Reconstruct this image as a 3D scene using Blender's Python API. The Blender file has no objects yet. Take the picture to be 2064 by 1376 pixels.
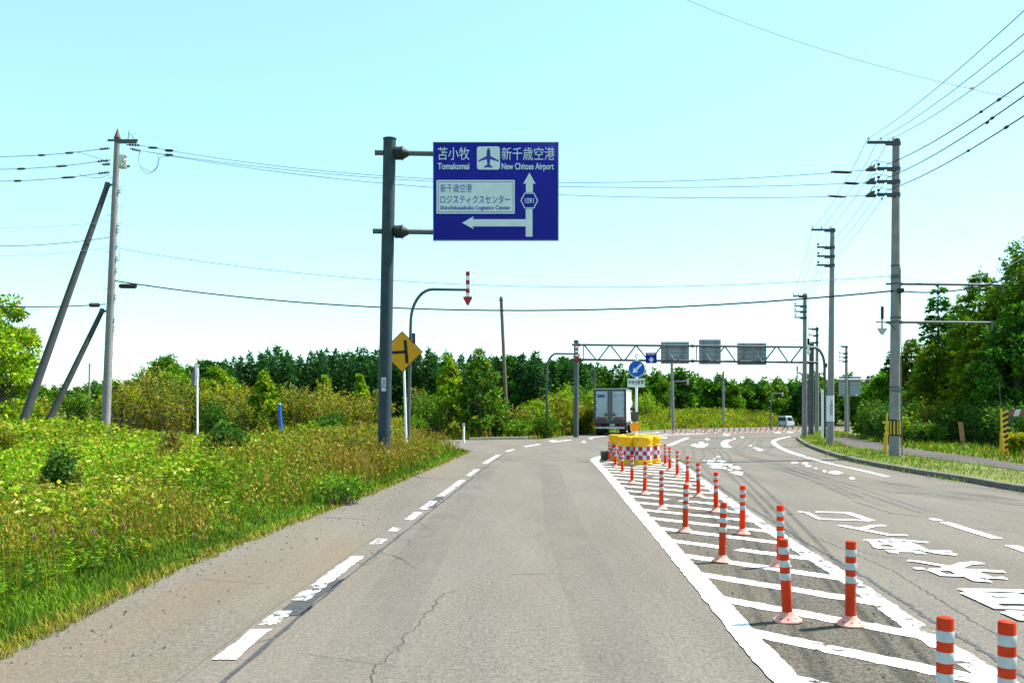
import bpy, bmesh, math, random
import numpy as np
from mathutils import Vector, Matrix
from mathutils.geometry import delaunay_2d_cdt

# ------------------------------------------------------------------ camera, sky, sun, exposure
S = bpy.context.scene
C = S.collection
R = math.radians
random.seed(7)
RNG = np.random.default_rng(11)
FPX, CX, HY, EYE = 1700.0, 1032.0, 827.0, 1.68
cd = bpy.data.cameras.new("camera")
cam = bpy.data.objects.new("camera", cd)
C.objects.link(cam)
cam.location = (0, 0, EYE)
cam.rotation_euler = (R(90), 0, 0)
cd.sensor_width = 36
cd.lens = 36 * FPX / 2064
cd.shift_y = (HY - 688) / 2064
cd.clip_start = 0.05
cd.clip_end = 9000
S.camera = cam
SUN_EL, SUN_AZ = R(56), R(72)          # azimuth clockwise from +Y (away from the camera) to +X
w = bpy.data.worlds.new("World")
S.world = w
w.use_nodes = True
wn = w.node_tree
wn.nodes.clear()
sky = wn.nodes.new("ShaderNodeTexSky")
sky.sky_type = 'NISHITA'
sky.sun_disc = False
sky.sun_elevation = SUN_EL
sky.sun_rotation = SUN_AZ
sky.air_density = 1.0
sky.dust_density = 0.3
sky.ozone_density = 2.0
bg = wn.nodes.new("ShaderNodeBackground")
bg.inputs['Strength'].default_value = 0.12
wo = wn.nodes.new("ShaderNodeOutputWorld")
tint = wn.nodes.new("ShaderNodeMix")
tint.data_type = 'RGBA'
tint.blend_type = 'MULTIPLY'
tint.inputs[0].default_value = 1.0
tint.inputs[7].default_value = (0.95, 1.17, 1.03, 1)
wn.links.new(sky.outputs[0], tint.inputs[6])
pale = wn.nodes.new("ShaderNodeMix")            # a thin bright veil over the whole sky
pale.data_type = 'RGBA'
pale.inputs[0].default_value = 0.38
pale.inputs[7].default_value = (1.83, 3.15, 3.3, 1)
wn.links.new(tint.outputs[2], pale.inputs[6])
wn.links.new(pale.outputs[2], bg.inputs[0])
wn.links.new(bg.outputs[0], wo.inputs[0])
sd = bpy.data.lights.new("sun", 'SUN')
sd.energy = 5.0
sd.angle = R(0.53)
sd.color = (1.0, 0.955, 0.88)
so = bpy.data.objects.new("sun", sd)
C.objects.link(so)
sv = Vector((math.sin(SUN_AZ) * math.cos(SUN_EL), math.cos(SUN_AZ) * math.cos(SUN_EL), math.sin(SUN_EL)))
so.rotation_euler = sv.to_track_quat('Z', 'Y').to_euler()
so.location = (40, 20, 60)
S.view_settings.view_transform = 'Standard'
S.view_settings.look = 'None'
S.view_settings.exposure = 1.4
S.view_settings.gamma = 1
S.render.film_transparent = False
S.cycles.max_bounces = 6
S.cycles.diffuse_bounces = 3
S.cycles.transparent_max_bounces = 8
S.cycles.use_denoising = True

# ------------------------------------------------------------------ terrain and pixel helpers
def ss(t):
    t = np.clip(t, 0, 1)
    return t * t * (3 - 2 * t)
def gz(x, y):
    return -1.4 * ss((np.asarray(x, float) - 16) / 34) * ss((np.asarray(y, float) - 50) / 40)
def G(px, py):
    """ground point seen at a pixel of the 2064x1376 photograph"""
    ys = np.geomspace(3, 600, 6000)
    xs = (px - CX) / FPX * ys
    zr = EYE + (HY - py) / FPX * ys
    k = np.argmax(zr <= gz(xs, ys))
    if zr[k] > gz(xs[k], ys[k]):
        k = len(ys) - 1
    return (float(xs[k]), float(ys[k]))
def P(px, py, Y):
    """point at depth Y on the ray of a pixel"""
    return Vector(((px - CX) / FPX * Y, Y, EYE + (HY - py) / FPX * Y))
def GP(pts):
    return [G(*p) for p in pts]
def smooth_path(pts, n=8):
    """Catmull-Rom through points"""
    p = [np.array(q, float) for q in pts]
    p = [2 * p[0] - p[1]] + p + [2 * p[-1] - p[-2]]
    out = []
    for i in range(1, len(p) - 2):
        for k in range(n):
            t = k / n
            a, b, c, d = p[i-1], p[i], p[i+1], p[i+2]
            out.append(0.5 * (2*b + (c-a)*t + (2*a-5*b+4*c-d)*t*t + (3*b-a-3*c+d)*t**3))
    out.append(p[-2])
    return [tuple(map(float, q)) for q in out]

# ------------------------------------------------------------------ materials
MATS = {}
def mat(name, col, rough=0.6, metal=0.0, var=0.12, scale=3.0, bump=0.0, bscale=40.0, spec=0.22, dirt=None, dscale=1.2, damt=0.5):
    if name in MATS:
        return MATS[name]
    m = bpy.data.materials.new(name)
    m.use_nodes = True
    nt = m.node_tree
    N, L = nt.nodes, nt.links
    b = N["Principled BSDF"]
    tc = N.new("ShaderNodeTexCoord")
    nz = N.new("ShaderNodeTexNoise")
    nz.inputs['Scale'].default_value = scale
    nz.inputs['Detail'].default_value = 5
    L.new(tc.outputs['Object'], nz.inputs['Vector'])
    rp = N.new("ShaderNodeValToRGB")
    rp.color_ramp.elements[0].position = 0.3
    rp.color_ramp.elements[1].position = 0.7
    c = np.array(col[:3])
    rp.color_ramp.elements[0].color = (*np.clip(c * (1 - var), 0, 1), 1)
    rp.color_ramp.elements[1].color = (*np.clip(c * (1 + var), 0, 1), 1)
    L.new(nz.outputs['Fac'], rp.inputs[0])
    out = rp.outputs[0]
    if dirt is not None:
        n2 = N.new("ShaderNodeTexNoise")
        n2.inputs['Scale'].default_value = dscale
        n2.inputs['Detail'].default_value = 8
        n2.inputs['Roughness'].default_value = 0.7
        L.new(tc.outputs['Object'], n2.inputs['Vector'])
        r2 = N.new("ShaderNodeValToRGB")
        r2.color_ramp.elements[0].position = 0.5
        r2.color_ramp.elements[1].position = 0.72
        L.new(n2.outputs['Fac'], r2.inputs[0])
        mu = N.new("ShaderNodeMath")
        mu.operation = 'MULTIPLY'
        mu.inputs[1].default_value = damt
        L.new(r2.outputs[0], mu.inputs[0])
        mx = N.new("ShaderNodeMix")
        mx.data_type = 'RGBA'
        L.new(mu.outputs[0], mx.inputs[0])
        L.new(out, mx.inputs[6])
        mx.inputs[7].default_value = (*dirt, 1)
        out = mx.outputs[2]
    L.new(out, b.inputs['Base Color'])
    b.inputs['Roughness'].default_value = rough
    b.inputs['Metallic'].default_value = metal
    b.inputs['Specular IOR Level'].default_value = spec
    if bump:
        bn = N.new("ShaderNodeTexNoise")
        bn.inputs['Scale'].default_value = bscale
        bn.inputs['Detail'].default_value = 4
        L.new(tc.outputs['Object'], bn.inputs['Vector'])
        bp = N.new("ShaderNodeBump")
        bp.inputs['Strength'].default_value = bump
        bp.inputs['Distance'].default_value = 0.02
        L.new(bn.outputs['Fac'], bp.inputs['Height'])
        L.new(bp.outputs[0], b.inputs['Normal'])
    MATS[name] = m
    return m

def leaf_mat(name, trans=0.35, rough=0.55, tint=(1.0, 1.0, 0.6)):
    m = bpy.data.materials.new(name)
    m.use_nodes = True
    N, L = m.node_tree.nodes, m.node_tree.links
    b = N["Principled BSDF"]
    at = N.new("ShaderNodeAttribute")
    at.attribute_name = "Col"
    L.new(at.outputs['Color'], b.inputs['Base Color'])
    b.inputs['Roughness'].default_value = rough
    b.inputs['Specular IOR Level'].default_value = 0.06
    tr = N.new("ShaderNodeBsdfTranslucent")
    mt = N.new("ShaderNodeMix")
    mt.data_type = 'RGBA'
    mt.blend_type = 'MULTIPLY'
    mt.inputs[0].default_value = 1
    L.new(at.outputs['Color'], mt.inputs[6])
    mt.inputs[7].default_value = (*tint, 1)
    L.new(mt.outputs[2], tr.inputs['Color'])
    mx = N.new("ShaderNodeMixShader")
    mx.inputs[0].default_value = trans
    L.new(b.outputs[0], mx.inputs[1])
    L.new(tr.outputs[0], mx.inputs[2])
    L.new(mx.outputs[0], N["Material Output"].inputs['Surface'])
    return m

def asphalt_mat(name, base, brown, spk=0.5, brownamt=0.5, bump=0.5):
    m = bpy.data.materials.new(name)
    m.use_nodes = True
    N, L = m.node_tree.nodes, m.node_tree.links
    b = N["Principled BSDF"]
    tc = N.new("ShaderNodeTexCoord")
    def noise(s, d=4, r=0.6, vec=None):
        n = N.new("ShaderNodeTexNoise")
        n.inputs['Scale'].default_value = s
        n.inputs['Detail'].default_value = d
        n.inputs['Roughness'].default_value = r
        L.new(vec or tc.outputs['Object'], n.inputs['Vector'])
        return n
    def ramp(inp, p0, p1, c0, c1):
        r = N.new("ShaderNodeValToRGB")
        e = r.color_ramp.elements
        e[0].position, e[1].position = p0, p1
        e[0].color, e[1].color = (*c0, 1), (*c1, 1)
        L.new(inp, r.inputs[0])
        return r
    def mix(fac, a, c, mode='MIX'):
        x = N.new("ShaderNodeMix")
        x.data_type = 'RGBA'
        x.blend_type = mode
        if isinstance(fac, float):
            x.inputs[0].default_value = fac
        else:
            L.new(fac, x.inputs[0])
        L.new(a, x.inputs[6])
        if isinstance(c, tuple):
            x.inputs[7].default_value = (*c, 1)
        else:
            L.new(c, x.inputs[7])
        return x.outputs[2]
    mp = N.new("ShaderNodeMapping")
    mp.inputs['Scale'].default_value = (1.0, 0.16, 1.0)     # stains drawn out along the road
    L.new(tc.outputs['Object'], mp.inputs['Vector'])
    bs = np.array(base)
    big = ramp(noise(0.9, 6, 0.65, mp.outputs[0]).outputs['Fac'], 0.32, 0.68, tuple(bs * 0.86), tuple(bs * 1.12))
    fine = ramp(noise(34, 4, 0.95).outputs['Fac'], 0.40, 0.60, (1 - spk,) * 3, (1 + spk * 0.75,) * 3)
    col = mix(1.0, big.outputs[0], fine.outputs[0], 'MULTIPLY')
    med = ramp(noise(14, 4, 0.75).outputs['Fac'], 0.35, 0.65, (0.86,) * 3, (1.12,) * 3)
    col = mix(1.0, col, med.outputs[0], 'MULTIPLY')
    bn = ramp(noise(0.55, 7, 0.7, mp.outputs[0]).outputs['Fac'], 0.45, 0.75, (0, 0, 0), (brownamt,) * 3)
    col = mix(bn.outputs[0], col, brown)
    vo = N.new("ShaderNodeTexVoronoi")
    vo.inputs['Scale'].default_value = 9
    L.new(tc.outputs['Object'], vo.inputs['Vector'])
    sp = ramp(vo.outputs['Distance'], 0.05, 0.09, (1, 1, 1), (0, 0, 0))
    gate = ramp(noise(1.7, 3).outputs['Fac'], 0.56, 0.66, (0, 0, 0), (0.8, 0.8, 0.8))
    pm = mix(1.0, sp.outputs[0], gate.outputs[0], 'MULTIPLY')
    col = mix(pm, col, (0.05, 0.05, 0.05))
    L.new(col, b.inputs['Base Color'])
    b.inputs['Roughness'].default_value = 0.9
    b.inputs['Specular IOR Level'].default_value = 0.08
    bp = N.new("ShaderNodeBump")
    bp.inputs['Strength'].default_value = bump
    bp.inputs['Distance'].default_value = 0.01
    L.new(noise(75, 3, 0.8).outputs['Fac'], bp.inputs['Height'])
    L.new(bp.outputs[0], b.inputs['Normal'])
    return m

def worn_mat(name, col, lo=0.40, hi=0.50, scale=5.0, rough=0.6, alpha=1.0):
    """paint or a stain with holes worn through it"""
    m = bpy.data.materials.new(name)
    m.use_nodes = True
    N, L = m.node_tree.nodes, m.node_tree.links
    b = N["Principled BSDF"]
    b.inputs['Base Color'].default_value = (*col, 1)
    b.inputs['Roughness'].default_value = rough
    tc = N.new("ShaderNodeTexCoord")
    n = N.new("ShaderNodeTexNoise")
    n.inputs['Scale'].default_value = scale
    n.inputs['Detail'].default_value = 9
    n.inputs['Roughness'].default_value = 0.78
    L.new(tc.outputs['Object'], n.inputs['Vector'])
    r = N.new("ShaderNodeValToRGB")
    e = r.color_ramp.elements
    e[0].position, e[1].position = lo, hi
    e[0].color = (0, 0, 0, 1)
    e[1].color = (alpha,) * 3 + (1,)
    L.new(n.outputs['Fac'], r.inputs[0])
    L.new(r.outputs[0], b.inputs['Alpha'])
    n2 = N.new("ShaderNodeTexNoise")
    n2.inputs['Scale'].default_value = 30
    L.new(tc.outputs['Object'], n2.inputs['Vector'])
    r2 = N.new("ShaderNodeValToRGB")
    c = np.array(col)
    r2.color_ramp.elements[0].color = (*(c * 0.8), 1)
    r2.color_ramp.elements[1].color = (*np.clip(c * 1.1, 0, 1), 1)
    L.new(n2.outputs['Fac'], r2.inputs[0])
    L.new(r2.outputs[0], b.inputs['Base Color'])
    return m

M_GALV = mat("galvanised_steel", (0.085, 0.10, 0.108), 0.6, 0.1, 0.16, 5, dirt=(0.05, 0.06, 0.065), dscale=2.5)
M_SPOLE = mat("blue_grey_sign_pole", (0.026, 0.043, 0.056), 0.6, 0.1, 0.2, 4, dirt=(0.05, 0.058, 0.062), dscale=3, damt=.6)
M_GALVL = mat("light_galvanised_steel", (0.20, 0.22, 0.235), 0.5, 0.3, 0.14, 6)
M_CONC = mat("weathered_concrete", (0.215, 0.20, 0.205), 0.85, 0, 0.12, 4, 0.15, 60, dirt=(0.15, 0.14, 0.142), dscale=1.3)
M_CONCD = mat("dark_concrete", (0.055, 0.056, 0.06), 0.85, 0, 0.14, 4, 0.15, 60)
M_WOODP = mat("creosoted_wood", (0.16, 0.115, 0.085), 0.8, 0, 0.2, 5)
M_BLACK = mat("black_rubber", (0.02, 0.02, 0.022), 0.6, 0, 0.2, 8)
M_DARK = mat("dark_grey_metal", (0.06, 0.062, 0.065), 0.5, 0.2, 0.2, 6)
M_WIRE = mat("wire_black", (0.03, 0.03, 0.035), 0.9, spec=0.0)
M_WIREB = mat("wire_grey_blue", (0.16, 0.22, 0.32), 0.5)
M_WHITE = mat("white_painted_metal", (0.78, 0.79, 0.79), 0.4, 0, 0.05, 8)
M_GREYP = mat("grey_sign_sheet", (0.34, 0.37, 0.39), 0.5, 0, 0.06, 2)
M_BLUE = mat("sign_blue", (0.0035, 0.006, 0.235), 0.6, 0, 0.06, 2)
M_BLUER = mat("round_sign_blue", (0.006, 0.075, 0.42), 0.6, 0, 0.06, 2)
M_SIGNW = mat("sign_white", (0.52, 0.60, 0.63), 0.45, 0, 0.05, 4)
M_SIGNB = mat("sign_lettering_blue", (0.03, 0.035, 0.30), 0.5)
M_YEL = mat("sign_yellow", (0.60, 0.27, 0.005), 0.45, 0, 0.05, 3)
M_YELB = mat("bright_yellow_plastic", (0.70, 0.39, 0.006), 0.5, 0, 0.07, 6, dirt=(0.42, 0.24, 0.012), dscale=5, damt=0.4)
M_INK = mat("black_paint", (0.018, 0.016, 0.014), 0.6)
M_ORANGE = mat("orange_urethane", (0.72, 0.036, 0.006), 0.6, 0, 0.08, 10, spec=0.06, dirt=(0.40, 0.07, 0.03), dscale=9, damt=0.4)
M_ORANGESH = mat("shaded_orange_urethane", (0.46, 0.036, 0.010), 0.6, 0, 0.1, 10, spec=0.06, dirt=(0.30, 0.08, 0.05), dscale=8, damt=0.5)  # darker copy of the orange, the posts' shade put into the colour
M_PINK = mat("dusty_overlit_orange_base", (0.66, 0.27, 0.22), 0.7, 0, 0.12, 20, dirt=(0.58, 0.42, 0.38), dscale=14)  # dusty orange, with the pink of overexposure put into the colour
M_BAND = mat("reflective_band", (0.33, 0.38, 0.39), 0.35, 0, 0.06, 12, dirt=(0.26, 0.26, 0.27), dscale=14, damt=0.7)
M_RED = mat("sign_red", (0.36, 0.022, 0.035), 0.45, 0, 0.08, 8)
M_MAROON = mat("checker_red", (0.36, 0.012, 0.05), 0.4, 0, 0.12, 10)
M_CHKW = mat("checker_white", (0.42, 0.47, 0.49), 0.4, 0, 0.06, 10)
M_AMBER = mat("amber_lens", (0.85, 0.29, 0.005), 0.3, 0, 0.08, 12)
M_ORREF = mat("orange_reflector", (0.85, 0.18, 0.01), 0.35)
M_BLUEP = mat("blue_plastic", (0.015, 0.10, 0.42), 0.4, 0, 0.1, 6)
M_PAINT = worn_mat("road_paint", (0.80, 0.80, 0.79), 0.36, 0.42, 6.5)
M_PAINTW = worn_mat("worn_road_paint", (0.76, 0.76, 0.74), 0.47, 0.54, 6.0)
M_PAINTH = worn_mat("hatch_road_paint", (0.78, 0.78, 0.76), 0.40, 0.46, 5.5)
M_TAR = worn_mat("tar_seal", (0.035, 0.035, 0.036), 0.36, 0.5, 7.0, 0.7, 0.92)
M_SKID = worn_mat("tyre_mark", (0.05, 0.05, 0.052), 0.34, 0.62, 1.2, 0.85, 0.42)
M_SKIDL = worn_mat("faint_tyre_mark", (0.08, 0.08, 0.08), 0.36, 0.66, 1.0, 0.85, 0.30)
M_TRACK = worn_mat("wheel_track", (0.09, 0.085, 0.08), 0.36, 0.66, 1.0, 0.85, 0.16)
M_ASPH = asphalt_mat("asphalt", (0.130, 0.118, 0.102), (0.142, 0.110, 0.076), 0.36, 0.4)
M_SHOUL = asphalt_mat("shoulder_asphalt", (0.126, 0.113, 0.095), (0.152, 0.110, 0.066), 0.38, 0.75)
M_HATCH = asphalt_mat("rough_asphalt", (0.092, 0.083, 0.069), (0.125, 0.105, 0.07), 0.75, 0.6, 0.9)
M_PATH = asphalt_mat("footpath_asphalt", (0.075, 0.068, 0.066), (0.11, 0.09, 0.062), 0.3, 0.4)
M_SOIL = mat("grassy_soil", (0.09, 0.105, 0.02), 0.95, 0, 0.45, 0.7, 0.6, 6, dirt=(0.13, 0.10, 0.045), dscale=0.3)
M_KERB = mat("kerb_concrete", (0.12, 0.11, 0.09), 0.9, 0, 0.2, 3, 0.3, 30, dirt=(0.04, 0.04, 0.03), dscale=2.2, damt=0.8)
M_BARK = mat("bark", (0.11, 0.085, 0.065), 0.9, 0, 0.3, 6, 0.6, 20)
M_BARKP = mat("pale_bark", (0.30, 0.28, 0.26), 0.9, 0, 0.3, 8, 0.4, 20)
M_LEAF = leaf_mat("leaves", 0.34)
M_GRASS = leaf_mat("grass_blades", 0.28, 0.6)

# ------------------------------------------------------------------ mesh helpers
def link(name, me, mats, parent=None, loc=None):
    for m in (mats if isinstance(mats, (list, tuple)) else [mats]):
        me.materials.append(m)
    o = bpy.data.objects.new(name, me)
    C.objects.link(o)
    if parent is not None:
        o.parent = parent
    if loc is not None:
        o.location = loc
    return o
def tag(o, label=None, cat=None, group=None, kind=None):
    if label: o['label'] = label
    if cat: o['category'] = cat
    if group: o['group'] = group
    if kind: o['kind'] = kind
    return o
def thing(name, label, cat, loc=(0, 0, 0), rz=0.0, group=None):
    o = bpy.data.objects.new(name, None)
    o.empty_display_size = 0.2
    C.objects.link(o)
    o.location = loc
    o.rotation_euler = (0, 0, rz)
    return tag(o, label, cat, group)
def copy_tree(o, parent=None):
    c = o.copy()
    C.objects.link(c)
    if parent is not None:
        c.parent = parent
    for ch in list(o.children):
        copy_tree(ch, c)
    return c

class MB:
    """collects shapes, builds ONE mesh object"""
    def __init__(self):
        self.v, self.f, self.mi = [], [], []
    def _add(self, vs, fs, mi=0):
        n = len(self.v)
        self.v += [tuple(map(float, p)) for p in vs]
        for f in fs:
            self.f.append(tuple(i + n for i in f))
            self.mi.append(mi)
        return self
    def box(self, x0, x1, y0, y1, z0, z1, mi=0, M=None, bev=0.0):
        if bev > 0:
            b = bev
            P8 = []
            bm = bmesh.new()
            bmesh.ops.create_cube(bm, size=1)
            for q in bm.verts:
                q.co = Vector(((x0 + x1) / 2 + q.co.x * (x1 - x0), (y0 + y1) / 2 + q.co.y * (y1 - y0), (z0 + z1) / 2 + q.co.z * (z1 - z0)))
            bmesh.ops.bevel(bm, geom=list(bm.edges), offset=b, segments=2, affect='EDGES', profile=0.5)
            bm.verts.index_update()
            vs = [q.co.copy() for q in bm.verts]
            fs = [[q.index for q in f.verts] for f in bm.faces]
            bm.free()
        else:
            vs = [Vector((x, y, z)) for z in (z0, z1) for y in (y0, y1) for x in (x0, x1)]
            fs = [(0, 2, 3, 1), (4, 5, 7, 6), (0, 1, 5, 4), (2, 6, 7, 3), (0, 4, 6, 2), (1, 3, 7, 5)]
        if M is not None:
            vs = [M @ q for q in vs]
        return self._add(vs, fs, mi)
    def cyl(self, p0, p1, r0, r1=None, n=12, mi=0, caps=True):
        r1 = r0 if r1 is None else r1
        p0, p1 = Vector(p0), Vector(p1)
        d = (p1 - p0).normalized()
        a = d.orthogonal().normalized()
        b = d.cross(a)
        vs = []
        for p, r in ((p0, r0), (p1, r1)):
            for k in range(n):
                t = 2 * math.pi * k / n
                vs.append(p + (a * math.cos(t) + b * math.sin(t)) * r)
        fs = [(k, (k + 1) % n, n + (k + 1) % n, n + k) for k in range(n)]
        if caps:
            fs += [tuple(range(n - 1, -1, -1)), tuple(range(n, 2 * n))]
        return self._add(vs, fs, mi)
    def tube(self, pts, r, n=8, mi=0, caps=True):
        pts = [Vector(p) for p in pts]
        rs = r if isinstance(r, (list, tuple)) else [r] * len(pts)
        vs, fs = [], []
        a = None
        for i, p in enumerate(pts):
            d = (pts[min(i + 1, len(pts) - 1)] - pts[max(i - 1, 0)]).normalized()
            a = d.orthogonal().normalized() if a is None else (a - d * a.dot(d)).normalized()
            b = d.cross(a)
            for k in range(n):
                t = 2 * math.pi * k / n
                vs.append(p + (a * math.cos(t) + b * math.sin(t)) * rs[i])
        for i in range(len(pts) - 1):
            for k in range(n):
                fs.append((i*n + k, i*n + (k+1) % n, (i+1)*n + (k+1) % n, (i+1)*n + k))
        if caps:
            fs += [tuple(range(n - 1, -1, -1)), tuple(range((len(pts)-1)*n, len(pts)*n))]
        return self._add(vs, fs, mi)
    def lathe(self, prof, n=24, c=(0, 0), mi=0, mifun=None):
        """prof: list of (r, z); mifun(seg, row) picks the material"""
        vs, off = [], len(self.v)
        for r, z in prof:
            for k in range(n):
                t = 2 * math.pi * k / n
                vs.append((c[0] + r * math.cos(t), c[1] + r * math.sin(t), z))
        self.v += vs
        for i in range(len(prof) - 1):
            for k in range(n):
                self.f.append((off + i*n + k, off + i*n + (k+1) % n, off + (i+1)*n + (k+1) % n, off + (i+1)*n + k))
                self.mi.append(mifun(k, i) if mifun else mi)
        return self
    def prism(self, poly, y0, y1, mi=0, M=None):
        """outline in x,z extruded from y0 to y1"""
        n = len(poly)
        vs = [Vector((x, y0, z)) for x, z in poly] + [Vector((x, y1, z)) for x, z in poly]
        fs = [tuple(range(n)), tuple(range(2*n - 1, n - 1, -1))]
        fs += [(k, n + k, n + (k+1) % n, (k+1) % n) for k in range(n)]
        if M is not None:
            vs = [M @ q for q in vs]
        return self._add(vs, fs, mi)
    def build(self, name, mats, parent=None, smooth=True, loc=None):
        me = bpy.data.meshes.new(name)
        me.from_pydata(self.v, [], self.f)
        me.polygons.foreach_set('material_index', self.mi)
        bm = bmesh.new()
        bm.from_mesh(me)
        bmesh.ops.recalc_face_normals(bm, faces=bm.faces)
        bm.to_mesh(me)
        bm.free()
        if smooth:
            me.shade_smooth()
            me.set_sharp_from_angle(angle=R(35))
        return link(name, me, mats, parent, loc)

def circle(cx, cz, r, n=40):
    return [(cx + r * math.cos(2*math.pi*k/n), cz + r * math.sin(2*math.pi*k/n)) for k in range(n)]
def rrect(x0, x1, z0, z1, r, n=5):
    o = []
    for cx, cz, a in ((x1 - r, z1 - r, 0), (x0 + r, z1 - r, 90), (x0 + r, z0 + r, 180), (x1 - r, z0 + r, 270)):
        for k in range(n + 1):
            t = R(a + 90 * k / n)
            o.append((cx + r * math.cos(t), cz + r * math.sin(t)))
    return o
def text_part(name, s, x0, x1, z0, z1, y, m, parent, bold=0.0, thick=0.002, rz=0.0):
    """real lettering fitted to a rectangle, facing -Y"""
    cu = bpy.data.curves.new(name, 'FONT')
    cu.body = s
    cu.offset = bold
    cu.extrude = 0.001
    o = bpy.data.objects.new(name, cu)
    C.objects.link(o)
    dg = bpy.context.evaluated_depsgraph_get()
    me = bpy.data.meshes.new_from_object(o.evaluated_get(dg))
    bpy.data.objects.remove(o)
    bpy.data.curves.remove(cu)
    n = len(me.vertices)
    co = np.empty(n * 3)
    me.vertices.foreach_get('co', co)
    co = co.reshape(-1, 3)
    lo, hi = co.min(0), co.max(0)
    x = x0 + (co[:, 0] - lo[0]) / (hi[0] - lo[0]) * (x1 - x0)
    z = z0 + (co[:, 1] - lo[1]) / (hi[1] - lo[1]) * (z1 - z0)
    yy = y - (co[:, 2] - lo[2]) / max(hi[2] - lo[2], 1e-6) * thick
    me.vertices.foreach_set('co', np.stack([x, yy, z], 1).ravel())
    me.materials.clear()
    me.update()
    me.name = name
    return link(name, me, m, parent)

def sheet(name, poly, off, m, parent=None, step=2.0, kind=None):
    """a flat surface lying on the terrain, cut to an outline given in world x,y"""
    pts = [Vector(p[:2]) for p in poly]
    n = len(pts)
    bm2 = np.array([tuple(p) for p in pts])
    lo, hi = bm2.min(0), bm2.max(0)
    ex = []
    if step and max(hi - lo) > step * 1.5:
        for x in np.arange(lo[0] + step / 2, hi[0], step):
            for y in np.arange(lo[1] + step / 2, hi[1], step):
                ex.append(Vector((float(x), float(y))))
        ex = [e for e, k in zip(ex, inside(np.array([tuple(e) for e in ex]).reshape(-1, 2), bm2)) if k]
    r = delaunay_2d_cdt(pts + ex, [(k, (k + 1) % n) for k in range(n)], [], 1, 1e-5)
    V = np.array([(v.x, v.y) for v in r[0]])
    Z = gz(V[:, 0], V[:, 1]) + off
    me = bpy.data.meshes.new(name)
    fs = []
    for f in r[2]:
        a, b, c = (V[i] for i in f[:3])
        fs.append(tuple(f) if (b[0]-a[0])*(c[1]-a[1]) - (b[1]-a[1])*(c[0]-a[0]) > 0 else tuple(f)[::-1])
    me.from_pydata([(float(a), float(b), float(c)) for (a, b), c in zip(V, Z)], [], fs)
    o = link(name, me, m, parent)
    if kind: o['kind'] = kind
    return o
def inside(pts, poly):
    x, y = pts[:, 0], pts[:, 1]
    r = np.zeros(len(pts), bool)
    j = len(poly) - 1
    for i in range(len(poly)):
        xi, yi = poly[i]
        xj, yj = poly[j]
        if yi != yj:
            r ^= ((yi > y) != (yj > y)) & (x < (xj - xi) * (y - yi) / (yj - yi) + xi)
        j = i
    return r
class Ribbons:
    """painted strokes and cracks: polylines of a width lying on the ground"""
    def __init__(self): self.v, self.f = [], []
    def add(self, pts, wd, off=0.008, seg=1.0, jag=0.0, both=False):
        p = []
        for a, b in zip(pts[:-1], pts[1:]):
            n = max(1, int(math.dist(a, b) / seg))
            p += [(a[0] + (b[0]-a[0])*k/n, a[1] + (b[1]-a[1])*k/n) for k in range(n)]
        p.append(tuple(pts[-1]))
        ws = wd if isinstance(wd, (list, tuple)) else (wd, wd)
        n0 = len(self.v)
        for i, q in enumerate(p):
            a, b = p[max(i-1, 0)], p[min(i+1, len(p)-1)]
            d = Vector((b[0]-a[0], b[1]-a[1])).normalized()
            t = i / max(1, len(p) - 1)
            h = (ws[0] * (1-t) + ws[1] * t) / 2
            jx, jy = random.uniform(-jag, jag), random.uniform(-jag, jag)
            for s in (1, -1):
                if not both: jx, jy = random.uniform(-jag, jag), random.uniform(-jag, jag)
                x, y = q[0] + jx - d.y*h*s, q[1] + jy + d.x*h*s
                self.v.append((x, y, float(gz(x, y)) + off))
        for i in range(len(p) - 1):
            k = n0 + 2*i
            self.f.append((k, k+1, k+3, k+2))
        return self
    def poly(self, pts, off=0.008):
        n0 = len(self.v)
        a = sum(pts[i-1][0]*pts[i][1] - pts[i][0]*pts[i-1][1] for i in range(len(pts)))
        if a < 0: pts = pts[::-1]
        self.v += [(x, y, float(gz(x, y)) + off) for x, y in pts]
        self.f.append(tuple(range(n0, n0 + len(pts))))
        return self
    def build(self, name, m, parent=None):
        me = bpy.data.meshes.new(name)
        me.from_pydata(self.v, [], self.f)
        bm = bmesh.new(); bm.from_mesh(me)
        bmesh.ops.recalc_face_normals(bm, faces=bm.faces)
        for f in bm.faces:
            if f.normal.z < 0: f.normal_flip()
        bm.to_mesh(me); bm.free()
        return link(name, me, m, parent)

# ------------------------------------------------------------------ the ground, the roads and their paint
def GR(px, py, z=0.1):
    Y = (EYE - z) * FPX / (py - HY)
    return ((px - CX) / FPX * Y, Y)
gxs = np.unique(np.concatenate([np.geomspace(8, 3000, 34), -np.geomspace(8, 3000, 34), np.linspace(-8, 70, 40)]))
gys = np.unique(np.concatenate([[-300, -60, -10], np.linspace(0, 120, 50), np.geomspace(125, 4500, 25)]))
GXX, GYY = np.meshgrid(gxs, gys)
gv = np.stack([GXX.ravel(), GYY.ravel(), (gz(GXX, GYY) - 0.07).ravel()], 1)
nx = len(gxs)
gf = [(j*nx+i, j*nx+i+1, (j+1)*nx+i+1, (j+1)*nx+i) for j in range(len(gys)-1) for i in range(nx-1)]
me = bpy.data.meshes.new("ground")
me.from_pydata(gv.tolist(), [], gf)
tag(link("ground", me, M_SOIL), kind='structure')

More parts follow.
